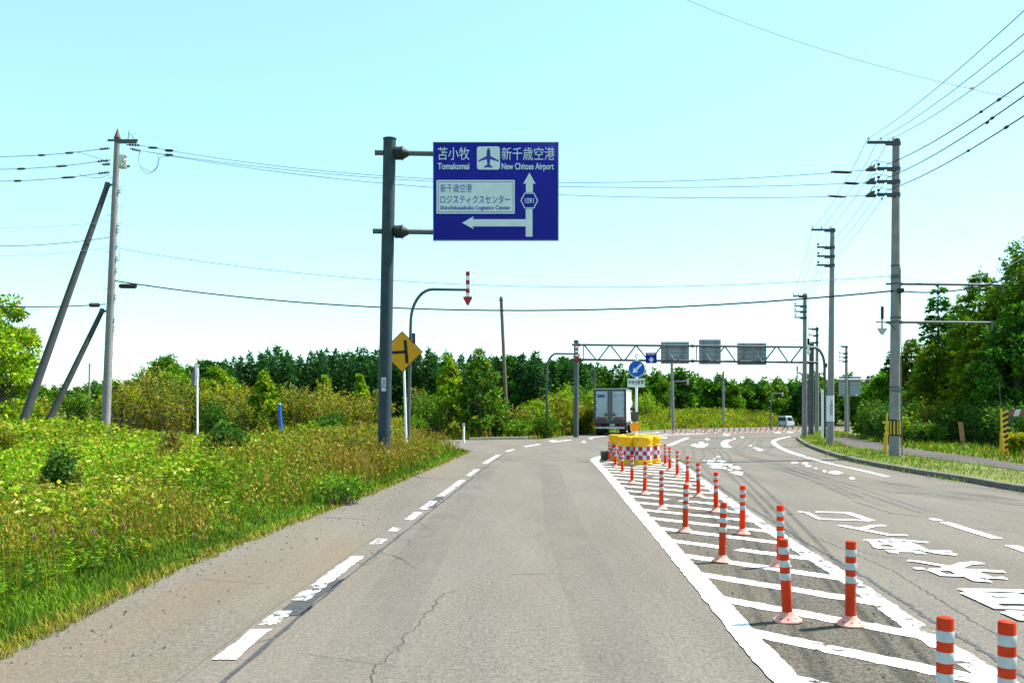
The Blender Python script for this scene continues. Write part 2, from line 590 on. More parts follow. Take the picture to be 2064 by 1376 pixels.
LEFT_PX = [(0, 1320), (130, 1255), (250, 1195), (400, 1130), (560, 1066), (690, 1018), (800, 974), (900, 931), (950, 909)]
LEFT = [(-3.62, -4.0)] + GP(LEFT_PX)
EY = np.array([p[1] for p in LEFT]); EX = np.array([p[0] for p in LEFT])
def edge_x(y):
    return np.interp(y, EY, EX)
FARL = GP([(940, 886), (1085, 885), (1190, 873.5), (1300, 867), (1440, 862.5), (1590, 859.5), (1740, 858)])
KERB_PX = [(1750, 864.5), (1690, 867), (1640, 871), (1614, 877), (1606, 885), (1618, 895), (1640, 906), (1700, 926), (1800, 947), (1950, 972), (2064, 992)]
KERB = GP(KERB_PX) + [(10.75, 9.0), (10.9, -4.0)]
corner = [LEFT[-1], (-2.2, 36.6), (-3.6, 37.6), (-7, 38.2), (-70, 39.5)]
asph = LEFT + corner[1:] + [(-70, 49.0)] + FARL + [(FARL[-1][0] + 40, FARL[-1][1] + 4), (KERB[0][0] + 50, KERB[0][1] + 6)] + KERB
road = sheet("road", asph, 0.0, M_ASPH, None, 3.0, 'structure')

EDGE_L = GP([(455, 1335), (572, 1240), (700, 1142), (830, 1046), (925, 975), (985, 930), (1015, 912), (1050, 902), (1100, 893), (1160, 885.5), (1220, 879), (1330, 871.5)])
LINE_R = [(1.60, -3.0)] + GP([(1590, 1376), (1460, 1230), (1340, 1090), (1270, 1010), (1225, 957), (1200, 931)])
HATCH_R = [(2.72, 0.0)] + GP([(1970, 1346), (1830, 1255), (1700, 1163), (1590, 1093), (1480, 1018), (1400, 958), (1355, 924)])
ys = [p[1] for p in LINE_R]; xs = [p[0] for p in LINE_R]
yr = [p[1] for p in HATCH_R]; xr = [p[0] for p in HATCH_R]

# shoulder (older, browner) with a ragged joint along the edge line
sh = LEFT[:] + [(EDGE_L[6][0] - 1.1, EDGE_L[6][1]), (EDGE_L[5][0] - .12, EDGE_L[5][1] - 2)] + [(x - 0.16, y) for x, y in EDGE_L[:5][::-1]] + [(-2.25, -4)]
sheet("shoulder", sh, 0.004, M_SHOUL, road, 2.5)
hp = [p for p in LINE_R] + GP([(1215, 920), (1255, 914), (1330, 914)]) + HATCH_R[::-1]
sheet("hatched_median", hp, 0.004, M_HATCH, road, 1.5)

# white edge line of the near lane: dashes, worn through here and there
seg = [(-3.0, 2.6), (5.67, 6.45), (8.2, 9.7), (18.7, 20.3), (26.7, 31.7), (34.4, 36.2), (39, 42), (45, 48), (52, 55), (60, 66)]
segw = [(6.58, 7.05), (7.45, 8.2), (10.55, 11.0), (11.7, 12.1), (12.9, 13.9), (14.3, 15.6), (16.4, 18.5), (21.6, 24.0)]
ex = [p[0] for p in EDGE_L]; ey = [p[1] for p in EDGE_L]
def ex_at(y):
    return float(np.interp(y, ey, ex)) if y >= ey[0] else ex[0] + (y - ey[0]) * 0.02
rb, rw = Ribbons(), Ribbons()
for tgt, sg in ((rb, seg), (rw, segw)):
    for a, b in sg:
        tgt.add([(ex_at(a + (b-a)*k/8) - .03, a + (b-a)*k/8) for k in range(9)], 0.145, 0.010, 0.05, 0.012)
rw.build("worn_edge_line", M_PAINTW, road)
rb.add(smooth_path(LINE_R, 6), 0.20, 0.010, 0.07, 0.010)
rb.add(smooth_path(GP([(1200, 931), (1202, 924), (1222, 919), (1262, 915)]), 5), (0.30, 0.22), 0.011, 0.5)
rb.build("edge_line", M_PAINT, road)
# tar seal running beside the edge line and cracks
tr = Ribbons()
tr.add([(ex_at(y) + 0.14, y) for y in np.arange(-1, 34, 0.6)], 0.035, 0.006, 0.25, 0.012)
tr.add([(ex_at(y) + 0.02, y) for y in (2.0, 3.2, 4.2, 5.0)], (0.30, 0.22), 0.006, 0.2, 0.03)
tr.add([(ex_at(y) + 0.04, y) for y in (6.9, 7.6, 8.4)], (0.20, 0.16), 0.006, 0.2, 0.03)
tr.add([(ex_at(y) - 0.02, y) for y in (14.6, 15.4, 16.4)], (0.26, 0.16), 0.006, 0.2, 0.04)
def crack(pts, wd=0.016, jag=0.02):
    tr.add(pts, wd, 0.005, 0.06, jag * .7, True)
crack(GP([(752, 1376), (748, 1350), (800, 1312), (812, 1290), (838, 1262), (868, 1228), (890, 1200), (918, 1188)]), 0.009, 0.035)
crack(GP([(620, 1318), (700, 1330), (800, 1345)]), 0.006)
crack(GP([(722, 1130), (735, 1140), (760, 1125), (745, 1110)]), 0.008)
crack(GP([(470, 1292), (500, 1300), (545, 1288)]), 0.008)
crack(GP([(1000, 1040), (1100, 1046), (1190, 1040)]), 0.006)
crack(GP([(830, 958), (848, 963), (925, 966)]), (0.14, 0.07), 0.01)
crack(GP([(650, 1043), (700, 1045), (745, 1048)]), (0.06, 0.02), 0.01)
crack(GP([(400, 1167), (480, 1173), (530, 1176)]), 0.012)
crack(GP([(930, 922), (1000, 926), (1050, 930)]), 0.05)
crack(GP([(1100, 985), (1160, 990), (1220, 984)]), 0.01)
for k in range(34):
    y = random.uniform(8.5, 26)
    x = ex_at(y) + random.uniform(0.15, 0.45)
    crack([(x, y), (x + random.uniform(-.2, .3), y + random.uniform(-.5, .5)), (x + random.uniform(-.3, .4), y + random.uniform(-.9, .9))], 0.007)
for k in range(10):
    y = random.uniform(8, 30)
    x = random.uniform(-1.0, 1.4)
    crack([(x, y), (x + random.uniform(-.4, .4), y + random.uniform(-.2, .2)), (x + random.uniform(-.8, .8), y + random.uniform(-.8, .8))], 0.006)
crack([(xx + 0.22, yy) for xx, yy in HATCH_R], 0.04, 0.03)
crack(GP([(1720, 1010), (1800, 1035), (1870, 1042)]), 0.03)
crack(GP([(1640, 1080), (1800, 1150), (2000, 1275), (2064, 1330)]), 0.012, 0.03)
crack(GP([(1700, 1100), (1760, 1118), (1850, 1128), (1900, 1135)]), 0.012, 0.03)
tr.build("tar_and_cracks", M_TAR, road)

# hatching at 45 degrees
hs = Ribbons()
y0 = 1.9
k = 0
while y0 < 29.5:
    xl = float(np.interp(y0, ys, xs))
    yy = y0
    xx = xl
    while yy > -1 and xx < float(np.interp(yy, yr, xr)):
        xx += 0.02; yy -= 0.0205
    if xx - xl > 0.1:
        if k % 5 == 3:
            m = 0.42
            hs.add([(xl, y0), (xl + (xx-xl)*m, y0 + (yy-y0)*m)], 0.19, 0.009, 0.05, 0.012)
            hs.add([(xl + (xx-xl)*(m+.1), y0 + (yy-y0)*(m+.1)), (xx, yy)], 0.19, 0.009, 0.05, 0.012)
        else:
            hs.add([(xl, y0), (xx, yy)], 0.20, 0.009, 0.05, 0.012)
    y0 += 1.13
    k += 1
hr = Ribbons().add(smooth_path(HATCH_R, 6), 0.19, 0.0096, 0.06, 0.012)
hr.build("worn_boundary_line", worn_mat("patchy_road_paint", (0.76, 0.76, 0.74), 0.43, 0.50, 2.6), road)
hs.build("hatching", M_PAINTH, road)

# marks on the oncoming side: lane lines, arrows' remains, lettering
mk = Ribbons()
zo = [0.010]
def stroke(pts, wd=0.17, seg=0.3):
    zo[0] += 0.00012
    mk.add(GP(pts), wd, zo[0], seg)
stroke([(1880, 1046), (1893, 1050)], 0.13); stroke([(1903, 1053), (1960, 1071), (2010, 1086)], 0.15)
stroke([(2038, 1100), (2090, 1118)], 0.16)
arcR = smooth_path(GP([(1592, 880), (1571, 884), (1559, 890), (1567, 899), (1590, 910), (1618, 919)]), 6)
mk.add(arcR, 0.22, 0.010, 0.5)
stroke([(1623, 921), (1652, 929)], 0.17); stroke([(1655, 930), (1680, 936)], 0.15); stroke([(1684, 937), (1697, 940)], 0.14); stroke([(1702, 941), (1745, 950), (1788, 961)], 0.14)
mk.add(smooth_path(GP([(1471, 886), (1461, 891), (1461, 897), (1467, 902)]), 6), 0.34, 0.010, 0.4)
stroke([(1348, 898), (1366, 890), (1387, 882)], 0.25)
stroke([(1300, 881), (1340, 876.5), (1420, 874)], 0.3)
for a, b, y, h in ((1328, 1347, 882, 1.6), (1420, 1431, 885, 1.4), (1476, 1484, 884, 1.2), (1456, 1472, 876, 2), (1525, 1538, 906, 1.6), (1509, 1516, 898, 1.4), (1518, 1526, 903, 1.2),
                   (1594, 1610, 932.5, 1.6), (1616, 1630, 934, 2.2), (1622, 1636, 939.5, 1.4), (1640, 1648, 944, 1.0), (1658, 1666, 950, 2), (1668, 1700, 952.5, 3.2), (1711, 1724, 964, 2.6),
                   (1172, 1181, 890.5, 1.4), (1106, 1126, 889, 1.5), (1186, 1196, 883, 1.3), (1492, 1500, 881, 1.2), (1560, 1575, 872, 1), (1585, 1600, 871, 1)):
    mk.poly(GP([(a, y), ((a*2+b)/3, y - h), ((a+2*b)/3, y - h*.8), (b, y + h*.2), ((a+2*b)/3, y + h), ((a*2+b)/3, y + h*.8)]), 0.010)
ZA = lambda pts: [(1600 + x / 4.448, 1000 + y / 4.448) for x, y in pts]
def sA(pts, wd): stroke(ZA(pts), wd * .74)
sA([(195, 145), (500, 151)], 0.17); sA([(470, 150), (560, 178), (690, 222)], 0.19); sA([(255, 209), (480, 215), (690, 224)], 0.15)
sA([(38, 142), (115, 150), (232, 208)], 0.10)
sA([(415, 264), (560, 292), (860, 352), (1015, 354)], 0.16); sA([(620, 292), (720, 268), (815, 265)], 0.16)
sA([(640, 402), (900, 392), (1205, 420)], 0.15); sA([(690, 428), (930, 432)], 0.16); sA([(740, 465), (1040, 477)], 0.17)
sA([(830, 495), (960, 497), (1100, 502), (1142, 522)], 0.17); sA([(900, 400), (1060, 480)], 0.17); sA([(1010, 420), (1110, 462), (1190, 495), (1410, 499)], 0.17)
sA([(1190, 492), (1300, 515), (1460, 531)], 0.16); sA([(700, 400), (760, 470)], 0.14); sA([(880, 490), (900, 515)], 0.14); sA([(800, 405), (960, 470)], 0.11)
sA([(1020, 582), (1120, 592), (1400, 640)], 0.13); sA([(1420, 655), (1540, 612), (1672, 602)], 0.19); sA([(1230, 665), (1550, 668), (1890, 684)], 0.16)
sA([(1235, 668), (1340, 715), (1570, 722)], 0.14); sA([(1370, 640), (1560, 718), (1660, 765), (1760, 768)], 0.18); sA([(1560, 668), (1740, 738), (1900, 742)], 0.17)
sA([(1080, 655), (1168, 656)], 0.12); sA([(1420, 660), (1520, 715)], 0.15)
sA([(1495, 850), (1800, 853), (2260, 868)], 0.16); sA([(1550, 876), (1840, 1012), (2240, 1014)], 0.17); sA([(1550, 876), (1700, 886), (1990, 890), (2260, 1000)], 0.15)
sA([(1740, 930), (2010, 936)], 0.13); sA([(1810, 962), (2110, 966)], 0.12); sA([(1990, 930), (2120, 980)], 0.13); sA([(1700, 900), (1830, 970)], 0.13); sA([(1650, 880), (1820, 900), (2000, 912)], 0.12)
sA([(1925, 1052), (2300, 1062)], 0.16); sA([(1925, 1052), (2050, 1112), (2300, 1120)], 0.18)
ZB = lambda pts: GP([(1380 + x / 6.07, 900 + y / 6.07) for x, y in pts])
for q in ([(265, 188), (300, 172), (350, 172), (385, 186), (350, 195), (300, 196)], [(395, 178), (440, 168), (510, 186), (480, 195), (430, 194)],
          [(262, 210), (310, 204), (420, 208), (590, 220), (570, 232), (420, 234), (330, 226)], [(305, 240), (400, 234), (520, 266), (500, 278), (370, 268), (320, 258)],
          [(530, 246), (640, 242), (695, 272), (660, 284), (570, 266)], [(525, 288), (560, 278), (590, 290), (570, 300), (535, 298)], [(550, 318), (620, 308), (716, 316), (700, 358), (650, 350)],
          [(345, 150), (370, 144), (385, 152), (360, 158)], [(380, 122), (420, 122), (440, 136), (410, 138)], [(228, 172), (240, 166), (250, 178), (238, 182)],
          [(130, -20), (200, -26), (290, -36), (270, -8), (220, 16), (150, 14)], [(70, -14), (130, -34), (170, -14), (130, 4)], [(160, -46), (200, -52), (250, -46), (200, -38)],
          [(855, 12), (920, 20), (900, 28), (860, 20)], [(875, 42), (920, 34), (965, 44), (930, 54), (890, 52)]):
    zo[0] += 0.00012
    mk.poly(ZB(q), zo[0])
mk.build("lane_markings", M_PAINT, road)

# dark tyre marks sweeping round the bend
sk, skl = Ribbons(), Ribbons()
for o, pts in ((sk, [(1470, 904), (1490, 915), (1560, 937), (1640, 960), (1760, 985), (1900, 1003), (2100, 1022)]),
               (sk, [(1498, 922), (1540, 927), (1600, 930), (1680, 933), (1790, 938)]),
               (sk, [(1515, 931), (1560, 934), (1620, 955), (1700, 980), (1800, 1015), (1860, 1035)]),
               (sk, [(1545, 943), (1570, 946), (1640, 970), (1720, 1005)]),
               (sk, [(1880, 978), (1960, 984), (2100, 998)]), (sk, [(1790, 992), (1900, 998), (2000, 1010), (2100, 1026)])):
    p = smooth_path(GP(pts), 5)
    o.add(p, 0.10, 0.0065, 0.5); o.add([(x + 0.25, y + 0.12) for x, y in p], 0.08, 0.0068, 0.5)
for pts in ([(1502, 886), (1496, 892), (1480, 905)], [(1516, 885), (1512, 893), (1497, 906)], [(1530, 886), (1526, 896), (1516, 908)], [(1536, 886), (1533, 897), (1524, 910)], [(1560, 886), (1552, 905), (1540, 912)],
            [(1480, 905), (1540, 907), (1640, 909)], [(1540, 910), (1580, 925), (1640, 945), (1740, 965)], [(1480, 912), (1540, 935), (1640, 968), (1780, 1020)],
            [(1930, 1062), (2000, 1068), (2100, 1076)], [(1580, 920), (1700, 938), (1800, 946)], [(1600, 940), (1760, 975), (1940, 1005)]):
    skl.add(smooth_path(GP(pts), 5), 0.16, 0.0060, 0.5)
wt = Ribbons()
for x0, x1 in ((-1.35, -0.75), (0.45, 1.05)):        # oil-dark wheel tracks of the near lane
    wt.add([(x0 + .3, -2), (x0 + .3, 12), (x0 + .7, 26)], 0.55, 0.0052, 1.0)
wt.build("wheel_tracks", M_TRACK, road)
sk.poly(GP([(1900, 990), (1990, 996), (2080, 1012), (1990, 1004)]), 0.0062)
sk.poly(GP([(1760, 968), (1830, 976), (1860, 984), (1790, 976)]), 0.0062)
sk.build("tyre_marks", M_SKID, road)
skl.build("faint_tyre_marks", M_SKIDL, road)

# grit and stones on the shoulder and the hatching
st = MB()
for k in range(420):
    if k < 220:
        y = random.uniform(5, 20); x = float(edge_x(y)) + abs(random.gauss(0, 0.55)) + 0.08
        if x > ex_at(y) - .2: continue
    else:
        y = random.uniform(4.5, 18)
        x = random.uniform(float(np.interp(y, ys, xs)) + .15, float(np.interp(y, yr, xr)) - .1)
    s = random.uniform(0.005, 0.016)
    a, b = random.uniform(.6, 1.3) * s, random.uniform(.6, 1.3) * s
    st._add([(x-a, y, .008), (x, y-b, .008), (x+a, y, .008), (x, y+b, .008), (x + a*.2, y, .008 + s*1.1)], [(0, 1, 4), (1, 2, 4), (2, 3, 4), (3, 0, 4)])
tag(st.build("gravel", mat("stone_chips", (0.08, 0.078, 0.075), 0.9, 0, 0.5, 20), None, False), kind='stuff')

# kerb, raised verge and footpath on the right
kp = smooth_path(KERB[1:], 8)
kv, kf = [], []
for i, (x, y) in enumerate(kp):
    a, b = kp[max(i-1, 0)], kp[min(i+1, len(kp)-1)]
    d = Vector((b[0]-a[0], b[1]-a[1])).normalized()
    nx_, ny_ = -d.y, d.x                                  # towards the verge (path runs towards the camera)
    z = float(gz(x, y))
    for t, h in ((0.0, -.02), (0.02, .115), (0.04, .13), (0.17, .13), (0.18, .02)):
        kv.append((x + nx_ * t, y + ny_ * t, z + h))
for i in range(len(kp) - 1):
    for j in range(4):
        k = i*5 + j
        kf.append((k, k+1, k+6, k+5))
me = bpy.data.meshes.new("kerb")
me.from_pydata(kv, [], kf)
bm = bmesh.new(); bm.from_mesh(me); bmesh.ops.recalc_face_normals(bm, faces=bm.faces); bm.to_mesh(me); bm.free()
if me.polygons[2].normal.z < 0: me.flip_normals()
tag(link("kerb", me, M_KERB), kind='structure')
kin = [(x + .17 if i > 12 else x + .1, y - (.0 if i > 30 else .15)) for i, (x, y) in enumerate(kp)]
verge = kin + [(60, -4), (60, kin[0][1] + 0.0)]
sheet("verge", verge, 0.09, M_SOIL, None, 3.0, 'structure')
PATH_N = [GR(*p) for p in [(1657, 876), (1664, 881), (1685, 890), (1712, 900), (1760, 907), (1815, 915), (1940, 932), (2064, 949)]] + [(13.9, 12.0), (14.0, -3)]
PATH_F = [(16.2, -3), (16.2, 14)] + [GR(*p) for p in [(2064, 936), (1967, 921), (1887, 911), (1815, 901), (1780, 893), (1736, 884.5), (1714, 878), (1704, 872.5), (1675, 871.5)]]
PATHN, PATHF = PATH_N, PATH_F
sheet("footpath", PATH_N + PATH_F, 0.105, M_PATH, None, 2.5, 'structure')
# a low kerb where the side road meets the far verge
fk = MB()
a, b = G(945, 887), G(1083, 884)
for k in range(7):
    t0, t1 = k / 7, (k + .96) / 7
    p, q = (a[0] + (b[0]-a[0])*t0, a[1] + (b[1]-a[1])*t0 + .3), (a[0] + (b[0]-a[0])*t1, a[1] + (b[1]-a[1])*t1 + .3)
    fk.box(p[0], q[0], p[1], p[1] + .2, -.02, .14, 0, None, .015)
tag(fk.build("kerb", mat("pale_kerb_concrete", (0.36, 0.34, 0.27), 0.9, 0, 0.2, 3, dirt=(.2, .17, .08), dscale=2)), kind='structure')

# ------------------------------------------------------------------ poles and their lines
def wire(name, label, p0, p1, sag, r, m=None, cat="cable", parts=(), group=None, n=22):
    p0, p1 = Vector(p0), Vector(p1)
    pts = []
    for k in range(n + 1):
        t = k / n
        q = p0.lerp(p1, t)
        q.z -= sag * 4 * t * (1 - t)
        pts.append(q)
    o = MB().tube(pts, r, 6).build(name, m or M_WIRE)
    tag(o, label, cat, group)
    for pname, t, ln, rr, dz in parts:            # sleeves and splice boxes sitting on the line
        q = p0.lerp(p1, t); q.z -= sag * 4 * t * (1 - t) + dz
        d = (p1 - p0).normalized()
        if rr > 0.09:
            b = MB().cyl(q - d*ln/2, q + d*ln/2, rr*.75, rr*.75, 10).cyl(q - d*ln*.42, q + d*ln*.42, rr, rr, 10)
        else:
            b = MB().tube([q - d*ln/2, q - d*ln*.3, q + d*ln*.3, q + d*ln/2], [rr*.4, rr, rr, rr*.4], 8)
        b.build(pname, M_BLACK, o)
    return o

# the left line pole, leaning a little, with its two raking struts
YL = 38.0
def PL(px, py, dy=0): return P(px, py, YL + dy)
base = PL(212, 850); base.z = -0.05
base.x = PL(211, 850).x
top = PL(236.5, 284)
pole = thing("utility_pole", "concrete utility pole in the left weeds with pointed cap and grey switch box", "utility pole", base)
L0 = Matrix.Translation(-base)
def lp(v): return Vector(v) - base
MB().tube([lp(base), lp(base.lerp(top, .5)), lp(top)], [0.195, 0.165, 0.125], 16).build("post", M_CONC, pole)
cap = MB()
ct = lp(top)
cap.cyl(ct, ct + Vector((0, 0, .14)), .13, .15, 12).cyl(ct + Vector((0, 0, .14)), ct + Vector((0.01, 0, .55)), .14, .015, 12)
cap.build("pointed_cap", mat("rusty_cap", (0.10, 0.045, 0.045), .6), pole)
for k in range(26):
    t = .16 + .03 * k
    q = lp(base.lerp(top, t))
    s = 1 if k % 2 else -1
    MB().cyl(q + Vector((s*.1, 0, 0)), q + Vector((s*.34, 0, 0)), .009, None, 6).build("climbing_step", M_DARK, pole)
for py in (322, 375, 379, 440, 447, 452, 478, 498, 502, 520, 525, 568, 575, 612, 616, 625, 632):
    t = (850 - py) / 566
    q = lp(base.lerp(top, t))
    MB().cyl(q + Vector((0, 0, -.022)), q + Vector((0, 0, .022)), .20 - .075*t, None, 16).box(q.x + .10, q.x + .24, q.y - .03, q.y + .03, q.z - .018, q.z + .018).build("clamp_band", M_GALV, pole)
sw = MB()
q = lp(PL(247, 326, -.25))
sw.box(q.x - .17, q.x + .17, q.y - .14, q.y + .14, q.z - .30, q.z + .30, 0, None, .05)
for k in range(3):
    sw.cyl(q + Vector((-.1 + .12*k, -.1, -.2 + .2*k)), q + Vector((.05 + .12*k, -.2, -.17 + .2*k)), .05, .04, 8)
sw.build("switch_box", mat("pale_grey_enamel", (0.5, 0.5, 0.47), .5, 0, .1, 6), pole)
ca = MB()
for dz, x0, x1 in ((-.02, -.35, 1.0), (-.12, .1, .95)):
    ca.box(ct.x + x0, ct.x + x1, -.06 + ct.y - .15, .02 + ct.y - .15, ct.z + dz - .05, ct.z + dz + .03)
ca.cyl(ct + Vector((.55, -.15, 0)), ct + Vector((.60, -.15, .42)), .018, .012, 8)
ca.cyl(ct + Vector((.6, -.15, .3)), ct + Vector((.9, -.15, -.05)), .015, None, 8)
ca.build("crossarm", M_GALV, pole)
for (x0, y0, x1, y1) in ((255, 292, 282, 293), (262, 300, 283, 304), (222, 299, 200, 301), (222, 323, 196, 326), (222, 347, 198, 350), (248, 335, 262, 335), (205, 332, 222, 331)):
    a_, b_ = lp(PL(x0, y0, -.15)), lp(PL(x1, y1, -.15))
    ins = MB()
    ins.cyl(a_, b_, .025, None, 8)
    for k in range(4):
        ins.cyl(a_.lerp(b_, .25 + .2*k), a_.lerp(b_, .31 + .2*k), .065, .05, 10)
    ins.build("insulator", mat("brown_porcelain", (0.05, 0.03, 0.03), .3), pole)
for pts in ([(283, 304), (279, 320), (285, 340), (300, 350), (315, 338), (322, 318), (345, 315)], [(282, 335), (296, 343), (310, 345), (320, 330), (318, 312)], [(222, 330), (200, 320), (160, 308), (140, 306)],
            [(222, 350), (205, 358), (185, 358), (160, 352)], [(236, 500), (241, 512), (238, 525), (233, 530)]):
    MB().tube(smooth_path([lp(PL(x, y, -.2)) for x, y in pts], 5), .012, 6).build("jumper_lead", M_WIREB, pole)

def strut(label, pb, pt, r0, r1, dy):
    b_, t_ = PL(*pb, dy), PL(*pt, 0)
    d = (b_ - t_)
    b_ = t_ + d * ((t_.z + .05) / (t_.z - b_.z))
    o = thing("brace_pole", label, "brace pole", b_, 0, "brace poles of the left utility pole")
    MB().tube([(0, 0, 0), (t_ - b_) * .5, t_ - b_], [r0, (r0 + r1)/2, r1], 14).build("post", M_CONCD, o)
    e = t_ - b_
    MB().cyl(e - Vector((0, 0, .05)), e + Vector((.22, 0, .0)), .05, .05, 8).cyl(e + Vector((-.02, 0, -.08)), e + Vector((-.005, 0, .10)), r1*1.2, r1*.9, 12).build("bracket", M_GALV, o)
strut("tall grey raking brace pole meeting the left utility pole near its top", (50, 840), (217, 372), .19, .115, -2.2)
strut("short dark raking brace pole meeting the left utility pole at half height", (103, 838), (206, 626), .155, .105, -1.2)

# the right-hand row of line poles
def rpole(px, pyb, pytop, label, arm_px, arm_y, arms, r0=.16, r1=.105, lean=0.0, name="utility_pole", Y=None):
    gx, gy = GR(px, pyb) if Y is None else ((px - CX)/FPX*Y, Y)
    z0 = float(gz(gx, gy)) + .05
    h = EYE + (HY - pytop) / FPX * gy - z0
    o = thing(name, label, "utility pole", (gx, gy, z0), 0, "utility poles along the footpath")
    MB().tube([(0, 0, -.1), (lean*h/2, 0, h/2), (lean*h, 0, h)], [r0, (r0+r1)/2, r1], 16).build("post", M_CONC, o)
    MB().cyl((lean*h, 0, h), (lean*h, 0, h + .09), r1*1.12, r1*1.05, 14).build("cap", M_DARK, o)
    s = gy / FPX
    def q(x, y): return Vector(((x - px) * s, 0, EYE + (HY - y) * s - z0))
    ca = MB()
    c0 = q(arm_px[0], arm_y); c1 = q(arm_px[1], arm_y)
    ca.box(c0.x, c1.x, -.14, -.06, c0.z - .045, c0.z + .045)
    ca.box(c1.x - .5, c1.x, -.15, -.05, c0.z - .10, c0.z - .045)
    ca.build("crossarm", M_DARK, o)
    n = 3
    for k in range(n):
        x = c0.x + (c1.x - c0.x) * (.04 + .38*k)
        MB().lathe([(.012, c0.z + .04), (.02, c0.z + .10), (.055, c0.z + .12), (.03, c0.z + .2), (.0, c0.z + .22)], 10, (x, -.1)).build("insulator", mat("white_porcelain", (.6, .62, .64), .3), o)
    for ay in arms:
        a_ = q(px, ay)
        lx = -.66
        b = MB().box(lx, 0, -.14, -.07, a_.z - .04, a_.z + .04).box(-.3, 0, -.15, -.06, a_.z - .10, a_.z - .04)
        b.cyl((lean*h*.95, 0, a_.z - .06), (lean*h*.95, 0, a_.z + .06), r1*1.25, None, 14)
        b.build("side_arm", M_DARK, o)
        MB().lathe([(.01, a_.z + .03), (.02, a_.z + .1), (.05, a_.z + .11), (.06, a_.z + .16), (.0, a_.z + .20)], 10, (lx + .06, -.1)).build("insulator", M_DARK, o)
    return o, gx, gy, z0, h
pA = rpole(1803, 918, 286, "nearest concrete utility pole on the right, with a black and yellow guard band low down", (1746, 1812), 289, (341, 367, 393), .185, .12, .005)
pB = rpole(1673.5, 895, 464, "second concrete utility pole on the right, wearing a tall white plate with vertical writing", (1634, 1682), 464, (499, 517, 535), .165, .10, .010)
pC = rpole(1621.5, 879, 594, "third utility pole on the right, just left of the gantry's right leg", (1597, 1626), 597, (617, 628, 640), .165, .105, .003)
pD = rpole(1646.5, 870, 662, "fourth utility pole on the right, behind the arched arrow post", (1628, 1649), 663, (676, 690), .16, .10, 0.002)
pE = rpole(1705.5, 866, 700, "far utility pole standing in front of the grey backed sign frame", (1691, 1708), 698, (712, 720, 728), .16, .10, 0.003)
o, gx, gy, z0, h = pA
s = gy / FPX
def qA(x, y, dy=0): return Vector(((x - 1803)*s, dy, EYE + (HY - y)*s - z0))
gb = MB()
zt, zb = qA(0, 847).z, qA(0, 876).z
for k in range(20):
    a0, a1 = 2*math.pi*k/20, 2*math.pi*(k+1)/20
    for (za, zb_) in ((zb, zt),):
        r = .192
        gb._add([(r*math.cos(a0), r*math.sin(a0), za), (r*math.cos(a1), r*math.sin(a1), za), (r*math.cos(a1), r*math.sin(a1), zb_), (r*math.cos(a0), r*math.sin(a0), zb_)], [(0, 1, 2, 3)], k % 2)
gb.lathe([(.186, zt - .02), (.196, zt - .015), (.196, zt + .02), (.186, zt + .03)], 20)
gb.lathe([(.188, zb - .03), (.197, zb - .02), (.197, zb + .015), (.186, zb + .02)], 20)
gb.build("guard_band", [M_INK, mat("guard_yellow", (.5, .33, .02), .5)], o)
for y, x1 in ((572, 2035), (649, 2012)):
    a_ = qA(1803, y)
    e = Vector(((x1 - 1803)*s, .4, a_.z + .02))
    b = MB().cyl(a_ + Vector((-.3, 0, 0)), a_ + Vector((.25, 0, 0)), .035, None, 8).cyl(a_ + Vector((.1, 0, 0)), a_ + Vector((.3, 0, 0)), .10, .05, 10)
    b.cyl(a_ + Vector((.25, 0, 0)), e, .05, .042, 10)
    b.cyl(e + Vector((0, 0, .1)), e + Vector((0, 0, -.28)), .03, None, 8)
    b.build("bracket_arm", M_GALV, o)
for y in (536, 556, 560, 572, 587, 640, 649, 780, 787):
    q = qA(1803, y)
    MB().cyl(q + Vector((.005*q.z, 0, -.03)), q + Vector((.005*q.z, 0, .03)), .185 - .065*q.z/h + .012, None, 16).build("clamp_band", M_GALV, o)
MB().box(.02, .20, -.32, -.14, qA(0, 592).z, qA(0, 583).z, 0, None, .02).build("junction_box", M_BLACK, o)
MB().cyl(qA(1812, 540, -.1), qA(1813.5, 918, -.19), .018, .018, 8).build("riser_pipe", mat("brown_conduit", (.13, .10, .09), .6), o)
for k, y in enumerate((341, 367, 393)):                        # strain insulators and the cut-outs hanging on the line side
    a_, b_ = qA(1789, y + 1, -.1), qA(1740, y + 4, -.1)
    i = MB().cyl(a_, b_, .018, None, 8)
    for j in range(3):
        i.cyl(a_.lerp(b_, .2 + .09*j), a_.lerp(b_, .245 + .09*j), .06, .045, 10)
    i.tube([b_.lerp(a_, .05), b_.lerp(a_, .3) + Vector((0, 0, .06)), b_.lerp(a_, .42) + Vector((0, 0, .16))], [.03, .10, .03], 10)
    i.tube([b_.lerp(a_, .1), b_.lerp(a_, .45)], [.05, .065], 10)
    i.build("strain_insulator", M_DARK, o)
    l = MB().tube(smooth_path([b_ + Vector((.2, 0, .15)), a_ + Vector((-.5, 0, .28)), a_ + Vector((0.1, 0, .15)), a_ + Vector((.12, 0, .05))], 5), .011, 6)
    l.build("jumper_lead", M_WIREB, o)
# vertical plate on the second pole
o, gx, gy, z0, h = pB
s = gy / FPX
zt, zb = EYE + (HY - 797)*s - z0, EYE + (HY - 849)*s - z0
pl = MB().lathe([(.168, zb), (.172, zb), (.172, zt), (.168, zt)], 24).build("white_plate", mat("plate_white", (.62, .63, .64), .5, 0, .05, 4), o)
for k, ch in enumerate("てのひらへ"):
    z1 = zt - .26 - k * (zt - zb - .5) / 5
    text_part("lettering", ch, -.085, .065, z1 - (zt - zb)*.11, z1, -.158 - .022, M_INK, pl, .012)

